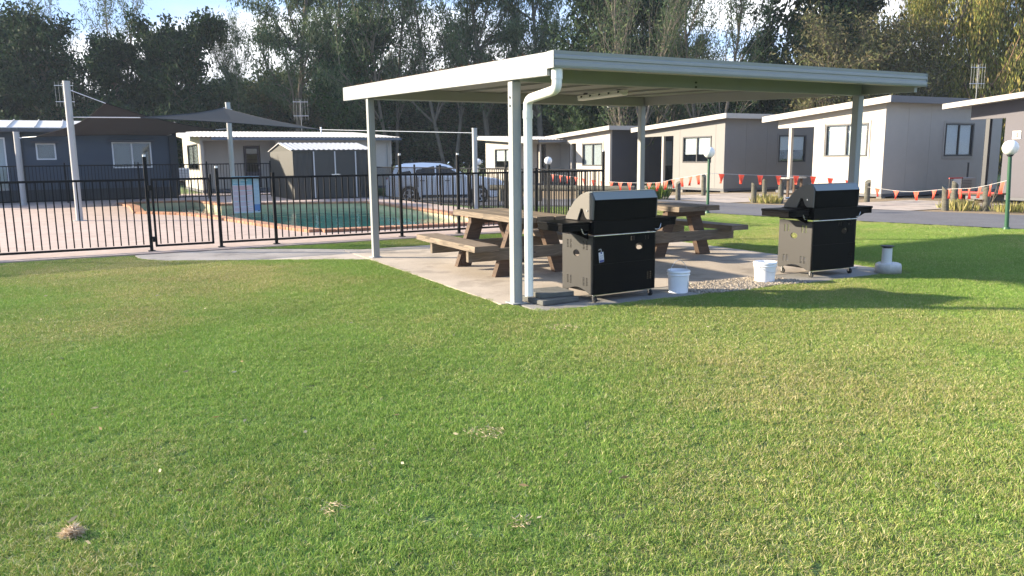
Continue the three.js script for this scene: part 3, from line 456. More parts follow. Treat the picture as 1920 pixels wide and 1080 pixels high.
sailPole('grey pole at the far side of the pool, before the white cabin porch', 0.62, 21.75, 3.42, 0.085);
sailPole('grey pole right of the pool, in front of the parked car', 5.62, 12.75, 2.27, 0.07);
const at3 = (u, v, y) => V3(wx(u, v), y, wz(u, v));
function sail(name, label, cs, mat, dip) { // cs: corners; hyperbolic membrane with scalloped edges
  const n = 14, P = [], c = cs.reduce((a, b) => a.clone().add(b)).multiplyScalar(1 / cs.length), pts = (i, k, f) => { // fan of triangles from centre
    const a = cs[i], b = cs[(i + 1) % cs.length], e = a.clone().lerp(b, k), s = Math.sin(k * Math.PI); e.lerp(c, 0.16 * s); const q = c.clone().setY(c.y - dip).lerp(e, f); return q; };
  for (let i = 0; i < cs.length; i++) for (let k = 0; k < n; k++) for (let f = 0; f < 8; f++) { const A = pts(i, k / n, f / 8), B = pts(i, (k + 1) / n, f / 8), D = pts(i, (k + 1) / n, (f + 1) / 8), E2 = pts(i, k / n, (f + 1) / 8); for (const q of [A, B, D, A, D, E2]) P.push(q.x, q.y, q.z); }
  const g = new THREE.BufferGeometry(); g.setAttribute('position', new THREE.Float32BufferAttribute(P, 3)); g.computeVertexNormals();
  const t = thing(name, label, 'shade sail', 0, 0, { world: [0, 0, 0] }); mesh('cloth', fin(g), mat, t);
  const hem = []; for (let i = 0; i < cs.length; i++) { const Q = []; for (let k = 0; k <= n; k++) Q.push(pts(i, k / n, 1)); hem.push(tube(Q, 0.014, 24, 5)); } mesh('hem', hem, mat, t); return t;
}
{
  const A = sail('shade_sail', 'dark shade sail slung low in front of the blue-grey cabin roof', [at3(-5.25, 25.4, 2.42), at3(-3.25, 15.75, 2.98), at3(0.1, 21.3, 2.55), at3(-0.9, 27.6, 2.55)], M.sail, 0.10);
  each('cable', [rod(at3(-5.25, 25.4, 2.42), at3(-5.86, 26.14, 2.4), 0.012), rod(at3(-3.25, 15.75, 2.98), at3(-4.0, 16.05, 3.3), 0.010), rod(at3(-0.9, 27.6, 2.55), at3(-0.65, 28.2, 2.6), 0.012), rod(at3(0.1, 21.3, 2.55), at3(0.58, 21.7, 2.6), 0.008)], M.wire, A);
  const B = sail('shade_sail', 'grey shade sail stretched over the pool from the far pole', [at3(-2.5, 15.4, 2.62), at3(0.42, 21.55, 3.28), at3(2.5, 17.1, 2.42)], M.sailGrey, 0.06);
  each('cable', [rod(at3(-2.5, 15.4, 2.62), at3(-4.0, 16.05, 2.64), 0.012), rod(at3(0.42, 21.55, 3.28), at3(0.58, 21.7, 3.33), 0.010), rod(at3(2.5, 17.1, 2.42), at3(5.57, 12.8, 2.2), 0.010)], M.wire, B);
}

// ---------------------------------------------------------------- cabins
const gW = {};
function windowAt(t, face, x, y, w, h, { frame = M.frameDark, panes = 2, blind = null, blindH = 1, hood = false, trim = null } = {}) {
  // face: {place(geo)}: geometry built in x,y with the outside at +z
  const fr = [], k = 0.05; fr.push(box(w, k, 0.07, x + w / 2, y + k / 2, -0.012), box(w, k, 0.07, x + w / 2, y + h - k / 2, -0.012), box(k, h - 2 * k, 0.07, x + k / 2, y + h / 2, -0.012), box(k, h - 2 * k, 0.07, x + w - k / 2, y + h / 2, -0.012));
  for (let i = 1; i < panes; i++) fr.push(box(0.055, h - 2 * k, 0.05, x + w * i / panes, y + h / 2, -0.02));
  const f = mesh('window', fr.map(face), frame, t);
  for (let i = 0; i < panes; i++) mesh('pane', face(box(w / panes - 0.05, h - 2 * k - 0.002, 0.003, x + w * (i + 0.5) / panes, y + h / 2, -0.028)), M.glass, f);
  if (blind) mesh('blind', face(box(w - 0.1, (h - 0.1) * blindH, 0.01, x + w / 2, y + h - 0.05 - (h - 0.1) * blindH / 2, -0.075)), blind, f);
  if (trim) mesh('trim', [box(w + 0.2, 0.06, 0.02, x + w / 2, y - 0.06, 0.011), box(w + 0.2, 0.06, 0.02, x + w / 2, y + h + 0.06, 0.011), box(0.06, h + 0.06, 0.02, x - 0.07, y + h / 2, 0.011), box(0.06, h + 0.06, 0.02, x + w + 0.07, y + h / 2, 0.011)].map(face), trim, f);
  if (hood) mesh('hood', face(box(w + 0.26, 0.035, 0.26, x + w / 2, y + h + 0.06, 0.12, 0, 0, 0.15)), M.roofDark, f);
  return f;
}
// skillion cabin: left face at x = 0 looking -u, near face at z = 0 looking at the lawn; L enclosed length along v, porch beyond it
function cabin(o) {
  const t = thing('cabin', o.label, 'cabin', o.u, o.v, { group: 'small cabins along the road' }); const { L, P, W, hN, hF } = o, LT = L + P, y0 = 0.17, top = (s) => lerp(hN, hF, s / LT);
  const left = (g) => { g.rotateY(-Math.PI / 2); g.translate(0, 0, 0); return g; };            // x -> z ; +z -> -x
  const leftFace = (g) => left(g.translate(0, 0, 0));
  const wl = M; const th = 0.12;
  // left wall: outline in s (distance away from the near face) drawn at x = -s so that after the turn it runs to -z
  const holesL = o.winL.map(([s0, s1, a, b]) => rect(-s1, -s0, a, b));
  mesh('wall', leftFace(plate([[0, y0], [0, top(0)], [-L, top(L)], [-L, y0]].reverse(), holesL, th)), o.colL, t);
  if (P > 0) mesh('porch_header', leftFace(plate([[-L, o.porchTop], [-L, top(L)], [-LT, top(LT)], [-LT, o.porchTop]].reverse(), [], th).translate(0, 0, 0)), o.colL, t);
  for (const w of o.winL) windowAt(t, leftFace, -w[1], w[2], w[1] - w[0], w[3] - w[2], w[4]);
  const holesR = (o.winR || []).map(([a0, a1, b0, b1]) => rect(a0, a1, b0, b1));
  mesh('wall', plate(rect(th + 0.002, W, y0, hN - 0.005), holesR, th).translate(0, 0, -0.002), o.colR, t);
  for (const w of o.winR || []) windowAt(t, (g) => g.translate(0, 0, -0.002), w[0], w[2], w[1] - w[0], w[3] - w[2], w[4]);
  for (let q = 1.2; q < W; q += 1.2) { if (!(o.winR || []).some((w) => q > w[0] - 0.15 && q < w[1] + 0.15)) mesh('joint_strip', box(0.014, hN - y0 - 0.03, 0.006, q, (hN + y0) / 2 - 0.01, 0.001), o.colR, t); }
  for (const [q] of o.winL.length ? [[o.winL[0][0] - 0.25], [o.winL[0][1] + 0.22]] : [[1.2], [2.4], [3.6]]) mesh('joint_strip', box(0.006, top(q) - y0 - 0.03, 0.014, -0.003, (top(q) + y0) / 2 - 0.01, -q), o.colL, t);
  each('corner_trim', [box(0.05, hN - y0, 0.004, 0.03, (hN + y0) / 2, 0.002), box(0.004, hN - y0, 0.05, -0.002, (hN + y0) / 2, -0.03)], o.trim || o.colL, t);
  mesh('wall', [box(W - th, top(L) - y0 - 0.02, th, W / 2 + th / 2, (top(L) + y0) / 2 - 0.01, -L + th / 2), box(th, hF - y0 - 0.02, L - 2 * th, W - th / 2, (hF + y0) / 2, -L / 2)], o.colB || o.colR, t);
  mesh('floor', box(W - 0.02, 0.10, LT, W / 2, y0 - 0.05, -LT / 2), M.roofDark, t);
  for (const x of [0.15, W / 2, W - 0.2]) for (const z of [-0.12, -LT / 2, -LT + 0.2]) mesh('pier', box(0.2, y0 - 0.10 + 0.35, 0.2, x, (y0 - 0.10 - 0.35) / 2, z), M.greyCon, t);
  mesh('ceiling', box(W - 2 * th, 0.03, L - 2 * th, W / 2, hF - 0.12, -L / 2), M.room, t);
  if (P > 0) { mesh('porch_post', rbox(0.13, o.porchTop - 0.1, 0.13, 0.08, o.porchTop / 2 + 0.05, -(L + o.postAt), 0.008), o.post || o.colL, t); }
  // roof slab with overhang; fascia boards
  const ov = o.ov ?? 0.35, e = o.eave ?? 0.4, R = (s) => lerp(hN, hF, s / LT), rt = 0.10;
  const q = (x, s, d) => V3(x, R(s) + d, -s);
  mesh('roof', hexa([q(-ov + 0.03, -e + 0.03, 0.0), q(W + ov, -e + 0.03, 0.0), q(W + ov, LT + 0.5, 0.0), q(-ov + 0.03, LT + 0.5, 0.0)], [q(-ov + 0.03, -e + 0.03, rt), q(W + ov, -e + 0.03, rt), q(W + ov, LT + 0.5, rt), q(-ov + 0.03, LT + 0.5, rt)]), o.roof || M.roofLight, t);
  const fd = o.fd ?? 0.2; mesh('fascia', hexa([q(-ov, -e, rt + 0.02 - fd), q(-ov + 0.028, -e, rt + 0.02 - fd), q(-ov + 0.028, LT + 0.52, rt + 0.02 - fd), q(-ov, LT + 0.52, rt + 0.02 - fd)], [q(-ov, -e, rt + 0.02), q(-ov + 0.028, -e, rt + 0.02), q(-ov + 0.028, LT + 0.52, rt + 0.02), q(-ov, LT + 0.52, rt + 0.02)]), o.fascia || M.cream, t);
  mesh('fascia', hexa([q(-ov + 0.03, -e, rt + 0.015 - fd), q(W + ov, -e, rt + 0.015 - fd), q(W + ov, -e + 0.028, rt + 0.015 - fd), q(-ov + 0.03, -e + 0.028, rt + 0.015 - fd)], [q(-ov + 0.03, -e, rt + 0.015), q(W + ov, -e, rt + 0.015), q(W + ov, -e + 0.028, rt + 0.015), q(-ov + 0.03, -e + 0.028, rt + 0.015)]), o.fasciaN || o.fascia || M.cream, t);
  return t;
}
const white = paint(0.43, 0.40, 0.355), grey = paint(0.190, 0.186, 0.180), char = paint(0.044, 0.0456, 0.056), purple = paint(0.084, 0.0784, 0.096);
cabin({ label: 'big white cabin with long blind window, right of the far barbecue', u: 20.07, v: 10.9, L: 2.98, P: 1.75, W: 6.6, hN: 3.28, hF: 2.92, porchTop: 2.54, postAt: 1.15, colL: white, colR: white, fascia: M.cream, fasciaN: M.roofDark, fd: 0.22,
  winL: [[0.66, 2.44, 1.45, 2.58, { blind: M.blind, blindH: 1, trim: white }]], winR: [[3.25, 4.87, 1.42, 2.57, { blind: M.curtain, blindH: 0.97, trim: white }]] });
cabin({ label: 'light grey cabin with half-drawn blinds, behind the round-globe lamp', u: 19.6, v: 18.05, L: 3.28, P: 2.2, W: 6.6, hN: 3.10, hF: 2.78, porchTop: 2.44, postAt: 0.78, colL: grey, colR: grey, trim: grey, post: white, fascia: M.cream, fasciaN: M.cream, fd: 0.2,
  winL: [[0.80, 2.62, 1.25, 2.37, { blind: M.blind, blindH: 0.7 }]], winR: [[3.1, 4.72, 1.23, 2.38, { blind: M.curtain, blindH: 0.55, trim: grey }]] });
cabin({ label: 'cabin with white front and charcoal side wall, behind the fence corner', u: 18.79, v: 25.1, L: 3.05, P: 2.1, W: 6.4, hN: 2.98, hF: 2.68, porchTop: 2.35, postAt: 0.55, colL: white, colR: char, trim: white, fascia: M.cream, fasciaN: M.cream, fd: 0.2,
  winL: [[0.66, 2.42, 1.2, 2.32, { blind: M.curtain, blindH: 1, trim: white }]], winR: [[3.36, 3.95, 0.3, 2.45, { panes: 1, blind: M.curtain, blindH: 0.6 }]] });
{ // the purple-grey cabin at the right edge
  const t = cabin({ label: 'purple-grey cabin with number plate at the right edge', u: 21.0, v: 2.6, L: 4.85, P: 1.1, W: 6, hN: 3.45, hF: 2.98, porchTop: 2.56, postAt: 0.55, colL: purple, colR: purple, colB: purple, post: M.frameDark, fascia: M.cream, fasciaN: M.cream, fd: 0.16, ov: 0.7, winL: [] });
  const cv = document.createElement('canvas'); cv.width = cv.height = 128; const x = cv.getContext('2d'); x.fillStyle = '#e6e2dc'; x.fillRect(0, 0, 128, 128); x.fillStyle = '#2b2828'; x.font = 'bold 104px sans-serif'; x.textAlign = 'center'; x.textBaseline = 'middle'; x.fillText('4', 64, 68);
  const ct = new THREE.CanvasTexture(cv); ct.colorSpace = THREE.SRGBColorSpace;
  const s = mesh('number_plate', box(0.012, 0.24, 0.25, -0.008, 2.04, -4.48), M.capWhite, t); const pg = new THREE.PlaneGeometry(0.245, 0.235); pg.rotateY(-Math.PI / 2); pg.translate(-0.0165, 2.04, -4.48); mesh('number', pg, std(C(0.9, 0.9, 0.9), 0.6, 0, { map: ct }), s);
  const a = thing('air_conditioner', 'grey outdoor air conditioner between the two right-hand cabins', 'air conditioner', 22.6, 9.6); mesh('case', rbox(0.8, 0.6, 0.3, 0, 0.4, 0, 0.02), std(C(0.45, 0.45, 0.46), 0.6), a); mesh('grille', Array.from({ length: 9 }, (_, k) => box(0.5, 0.012, 0.01, -0.1, 0.2 + k * 0.05, 0.157)), M.frameDark, a); each('foot', [box(0.06, 0.1, 0.3, -0.3, 0.05, 0), box(0.06, 0.1, 0.3, 0.3, 0.05, 0)], M.frameDark, a); mesh('pipe', rod(V3(0.3, 0.6, -0.1), V3(0.3, 1.2, -0.1), 0.03), M.frameDark, a);
  const st = thing('timber_step', 'low red-edged timber step before the purple-grey cabin porch', 'step', 20.1, 7.6); for (let k = 0; k < 3; k++) mesh('tread', box(0.22, 0.05, 1.5, -0.25 + k * 0.24, 0.30, 0), M.woodLeg, st); mesh('bearer', [box(0.7, 0.18, 0.06, 0, 0.18, 0.6), box(0.7, 0.18, 0.06, 0, 0.18, -0.6)], M.woodGrey, st); mesh('leg', [box(0.08, 0.12, 0.08, -0.28, 0.06, 0.6), box(0.08, 0.12, 0.08, 0.28, 0.06, 0.6), box(0.08, 0.12, 0.08, -0.28, 0.06, -0.6), box(0.08, 0.12, 0.08, 0.28, 0.06, -0.6)], M.woodGrey, st); mesh('edge_rail', [box(0.03, 0.04, 1.5, -0.37, 0.345, 0)], M.red, st);
  for (const sx of [-0.3, 0.3]) mesh('rail_post', rod(V3(sx, 0.3, -0.7), V3(sx, 0.75, -0.7), 0.02), M.frameDark, st); mesh('hand_rail', rod(V3(-0.34, 0.75, -0.7), V3(0.34, 0.75, -0.7), 0.02), M.red, st);
}
// corrugated sheet: ribs run along y of the sheet; width x, length y
function corrugated(w, l, pitch, d) { const n = Math.round(w / pitch) * 4, P = []; const zz = (k) => d * 0.5 * (1 - Math.cos(k / 4 * 2 * Math.PI)); for (let k = 0; k < n; k++) { const a = k / n * w, b = (k + 1) / n * w; for (const [x, y, z] of [[a, 0, zz(k)], [b, 0, zz(k + 1)], [b, l, zz(k + 1)], [a, 0, zz(k)], [b, l, zz(k + 1)], [a, l, zz(k)]]) P.push(x, y, z); } const g = new THREE.BufferGeometry(); g.setAttribute('position', new THREE.Float32BufferAttribute(P, 3)); g.computeVertexNormals(); return fin(g); }
// front-porch cabins (porch faces the lawn)
function porchCabin(o) {
  const t = thing('cabin', o.label, 'cabin', o.u, o.v, { y: 0, group: 'small cabins along the road' }), { W, D, hE, hR, pw, pd } = o, y0 = 0.2, th = 0.12;
  const face = (dx, dz) => (g) => g.translate(dx, 0, dz), leftF = (g) => g.rotateY(-Math.PI / 2);
  const top = (s) => lerp(hE, hR, s / D);
  const hl = o.winL.map(([s0, s1, a, b]) => rect(-s1, -s0, a, b));
  const ws = o.ws ?? pd; mesh('wall', leftF(plate([[-ws, y0], [-ws, top(ws)], [-D, top(D)], [-D, y0]].reverse(), hl, th)), o.colL, t); for (const w of o.winL) windowAt(t, leftF, -w[1], w[2], w[1] - w[0], w[3] - w[2], w[4]);
  mesh('porch_header', [leftF(plate([[0, 2.28], [0, top(0)], [-ws, top(ws)], [-ws, 2.28]].reverse(), [], th)), box(pw - th, 0.12, 0.1, pw / 2 + th / 2, hE - 0.09, -0.06)], o.colL, t);
  mesh('porch_post', rbox(0.14, 2.28 + 0.25, 0.14, 0.09, 1.02, -0.1, 0.008), o.colL, t); if (o.post2) mesh('porch_post', rbox(0.11, 2.3, 0.11, o.post2, 1.12, -0.1, 0.008), o.colF, t);
  const dr = o.door; // recessed porch wall with the door
  mesh('wall', plate(rect(th, pw, y0, top(pd) - 0.02), [rect(dr[0], dr[1], y0 + 0.02, 2.25)], th).translate(0, 0, -pd), o.colF, t);
  const d = mesh('door', plate(rect(dr[0] + 0.03, dr[1] - 0.03, y0 + 0.04, 2.23), [rect(dr[0] + 0.14, dr[1] - 0.14, 1.0, 2.1)], 0.05).translate(0, 0, -pd - 0.03), o.doorMat, t); mesh('pane', box(dr[1] - dr[0] - 0.28, 1.1, 0.004, (dr[0] + dr[1]) / 2, 1.55, -pd - 0.05), M.glass, d); mesh('bar', [1.28, 1.56, 1.84].map((y) => box(dr[1] - dr[0] - 0.28, 0.025, 0.02, (dr[0] + dr[1]) / 2, y, -pd - 0.04)), o.doorMat, d); mesh('handle', rod(V3(dr[1] - 0.08, 1.1, -pd - 0.01), V3(dr[1] - 0.08, 1.25, -pd - 0.01), 0.012), M.chrome, d);
  mesh('wall', [plate(rect(pw, W, y0, hE - 0.01), [], th), box(th, hE - y0 - 0.02, pd, pw + th / 2, (hE + y0) / 2, -pd / 2 - th)], o.colF, t);
  mesh('wall', [box(th, hE - y0 - 0.02, D - th, W - th / 2, (hE + y0) / 2, -D / 2), box(W - th, hE - y0, th, W / 2, (hE + y0) / 2, -D + th)], o.colF, t); each('corner_trim', [box(0.12, hE - y0, 0.03, W - 0.06, (hE + y0) / 2, 0.012)], o.colL, t);
  mesh('floor', box(W, 0.12, D, W / 2, y0 - 0.07, -D / 2), M.roofDark, t); for (const x of [0.1, W * 0.33, W * 0.66, W - 0.1]) mesh('pier', box(0.16, y0 + 0.2, 0.16, x, (y0 - 0.13) / 2 - 0.2, -0.2), M.greyCon, t);
  const ov = 0.42, sl = Math.atan((hR - hE) / D), rl = Math.hypot(D + 0.9, (hR - hE) * (D + 0.9) / D);
  const rg = corrugated(W + 2 * ov, rl, o.pitch || 0.19, 0.03).rotateX(-Math.PI / 2 + sl).translate(-ov, hE + 0.03 - (hR - hE) / D * 0.45, 0.45); mesh('roof', rg, M.roofLight, t);
  mesh('gutter', [rbox(W + 2 * ov - 0.9, 0.11, 0.10, W / 2 + 0.42, hE - 0.075, 0.47, 0.01)], o.gut, t);
  mesh('fascia', [hexa([V3(-ov - 0.03, hE - 0.17, 0.45), V3(-ov, hE - 0.17, 0.45), V3(-ov, hR - 0.14, -D - 0.45), V3(-ov - 0.03, hR - 0.14, -D - 0.45)], [V3(-ov - 0.03, hE + 0.03, 0.45), V3(-ov, hE + 0.03, 0.45), V3(-ov, hR + 0.07, -D - 0.45), V3(-ov - 0.03, hR + 0.07, -D - 0.45)])], M.cream, t);
  each('downpipe', [rod(V3(W - 0.2, 0.1, 0.06), V3(W - 0.2, hE - 0.2, 0.06), 0.04), rod(V3(pw + 0.1, hE - 0.3, 0.06), V3(pw + 0.1, hE - 0.1, 0.3), 0.035)], o.colF, t);
  return t;
}
const creamPaint = paint(0.46, 0.43, 0.375);
porchCabin({ label: 'white cabin with open front porch beyond the pool, behind the garden shed', u: 0.85, v: 32.0, W: 9.2, D: 7.2, hE: 2.60, hR: 3.06, pw: 3.4, pd: 1.2, ws: 0.16, colL: creamPaint, colF: creamPaint, doorMat: paint(0.088, 0.072, 0.072), door: [2.1, 2.9], post2: 1.35, gut: std(C(0.10, 0.12, 0.15), 0.5), winL: [[0.75, 5.0, 1.10, 2.34, { blind: M.curtain, blindH: 0.8 }]] });
porchCabin({ label: 'farthest small white cabin with porch door, behind the parked car bonnet', u: 16.65, v: 29.58, W: 4.9, D: 4.9, hE: 2.44, hR: 2.72, pw: 2.6, pd: 0.9, colL: white, colF: white, doorMat: paint(0.096, 0.08, 0.08), door: [1.12, 1.7], post2: 0.85, gut: std(C(0.12, 0.14, 0.17), 0.5), winL: [[1.3, 3.7, 0.98, 2.02, { blind: M.blind, blindH: 0.65 }]] });
{ // blue-grey cabin at the left
  const t = thing('cabin', 'long blue-grey cabin with two white-framed windows at the far left', 'cabin', -12, 28.3, { y: 0, group: 'small cabins along the road' }); const W = 11.45, D = 3.0, hE = 2.72, hR = 3.05, y0 = 0.15, th = 0.12, x = (u) => u + 12;
  const blue = paint(0.036, 0.0544, 0.08), blueD = paint(0.016, 0.0216, 0.0288);
  const w1 = [x(-5.45), x(-4.79), 1.63, 2.25], w2 = [x(-2.86), x(-1.44), 1.28, 2.30], dr = [x(-7.8), x(-6.42), 0.2, 2.47];
  mesh('wall', plate(rect(0, W, y0, hE), [w1, w2, dr].map((w) => rect(...w)), th), blue, t);
  windowAt(t, (g) => g, w1[0], w1[2], w1[1] - w1[0], w1[3] - w1[2], { frame: M.frameWhite, panes: 1, hood: true, blind: M.room }); windowAt(t, (g) => g, w2[0], w2[2], w2[1] - w2[0], w2[3] - w2[2], { frame: M.frameWhite, panes: 2, hood: true, blind: M.room });  // no real blinds: dark sheets behind the glass paint in a dim interior
  windowAt(t, (g) => g, dr[0], dr[2], dr[1] - dr[0], dr[3] - dr[2], { frame: M.frameWhite, panes: 2, blind: M.curtain, blindH: 1 });
  mesh('wall', [box(th, hE - y0, D - th, W - th / 2, (hE + y0) / 2, -D / 2 - th / 2), box(th, hE - y0, D - th, th / 2, (hE + y0) / 2, -D / 2 - th / 2), box(W - 2 * th, hE - y0, th, W / 2, (hE + y0) / 2, -D + th / 2)], blue, t);
  each('pilaster', [box(0.3, hE - y0, 0.1, x(-0.62), (hE + y0) / 2, 0.055), box(0.25, hE - y0, 0.1, x(-6.0), (hE + y0) / 2, 0.055)], blueD, t); mesh('skirt', box(W, 0.5, 0.03, W / 2, 0.25, 0.02), blueD, t);
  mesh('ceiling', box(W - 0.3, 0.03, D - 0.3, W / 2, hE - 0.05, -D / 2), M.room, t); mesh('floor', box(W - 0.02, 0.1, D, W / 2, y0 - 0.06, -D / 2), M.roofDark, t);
  const sl = Math.atan((hR - hE) / D), n = 14, rw = (W + 0.8) / n; // standing-seam roof sheets
  for (let k = 0; k < n; k++) { const a = -0.4 + k * rw, q = (xx, z, d) => V3(xx, hE + 0.08 + (0.5 - z) / D * (hR - hE) + d, z); const sh = mesh('roof_sheet', hexa([q(a, 0.5, 0), q(a + rw - 0.004, 0.5, 0), q(a + rw - 0.004, -D - 0.4, 0), q(a, -D - 0.4, 0)], [q(a, 0.5, 0.03), q(a + rw - 0.004, 0.5, 0.03), q(a + rw - 0.004, -D - 0.4, 0.03), q(a, -D - 0.4, 0.03)]), M.roofLight, t); mesh('seam', hexa([q(a, 0.5, 0.03), q(a + 0.035, 0.5, 0.03), q(a + 0.035, -D - 0.4, 0.03), q(a, -D - 0.4, 0.03)], [q(a, 0.5, 0.075), q(a + 0.035, 0.5, 0.075), q(a + 0.035, -D - 0.4, 0.075), q(a, -D - 0.4, 0.075)]), M.roofLight, sh); }
  mesh('gutter', rbox(W + 0.8, 0.12, 0.11, W / 2, hE + 0.0, 0.53, 0.01), std(C(0.05, 0.055, 0.065), 0.5), t);
}
{ // garden shed
  const t = thing('garden_shed', 'dark green-grey metal garden shed with double doors by the pool', 'shed', 3.06, 23.3, { y: 0.03 }), W = 3.12, D = 4.1, h = 1.84, hr = 2.13, slate = paint(0.044, 0.043, 0.036);
  const pitch = 0.19, corr = (w, l) => corrugated(w, l, pitch, 0.022);
  mesh('wall', corr(W, h).translate(0, 0, -0.01), slate, t);
  const lw = corr(D, h).rotateY(-Math.PI / 2).rotateY(0); lw.translate(0, 0, -D); mesh('wall', lw, slate, t); const rw = corr(D, h).rotateY(Math.PI / 2); rw.translate(W, 0, 0); mesh('wall', rw, slate, t); mesh('wall', box(W, h, 0.02, W / 2, h / 2, -D), slate, t);
  mesh('gable', [plate([[0, h], [-D / 2, hr], [-D, h]].reverse(), [], 0.02).rotateY(-Math.PI / 2), plate([[0, h], [-D / 2, hr], [-D, h]].reverse(), [], 0.02).rotateY(-Math.PI / 2).translate(W, 0, 0)], slate, t);
  const sl = Math.atan((hr - h) / (D / 2)), rl = Math.hypot(D / 2, hr - h) + 0.08;
  mesh('roof', [corrugated(W + 0.16, rl, 0.19, 0.03).rotateX(-Math.PI / 2 + sl).translate(-0.08, h + 0.02, 0.07), corrugated(W + 0.16, rl, 0.19, 0.03).rotateX(-Math.PI / 2 - sl + Math.PI * 0).rotateX(0).translate(-0.08, hr + 0.035, -D / 2)], std(C(0.36, 0.37, 0.39), 0.5), t);
  each('barge', [rod(V3(-0.06, h + 0.01, 0.06), V3(-0.06, hr + 0.03, -D / 2), 0.022), rod(V3(-0.06, hr + 0.03, -D / 2), V3(-0.06, h + 0.01, -D - 0.06), 0.022)], M.roofLight, t);
  for (const s of [0, 1]) { const d = mesh('door', box(0.80, h - 0.1, 0.03, 1.18 + s * 0.83, h / 2 + 0.01, 0.03), slate, t); mesh('stile', [box(0.045, h - 0.08, 0.02, 1.18 + s * 0.83 + (s ? 0.40 : -0.40), h / 2 + 0.01, 0.05)], M.roofLight, d); if (!s) { mesh('stile', box(0.045, h - 0.08, 0.02, 1.595, h / 2 + 0.01, 0.05), M.roofLight, d); mesh('handle', box(0.34, 0.05, 0.03, 1.6, 0.93, 0.07), M.chrome, d); } }
  mesh('eave_strip', box(W, 0.05, 0.03, W / 2, h - 0.02, 0.035), slate, t);
}

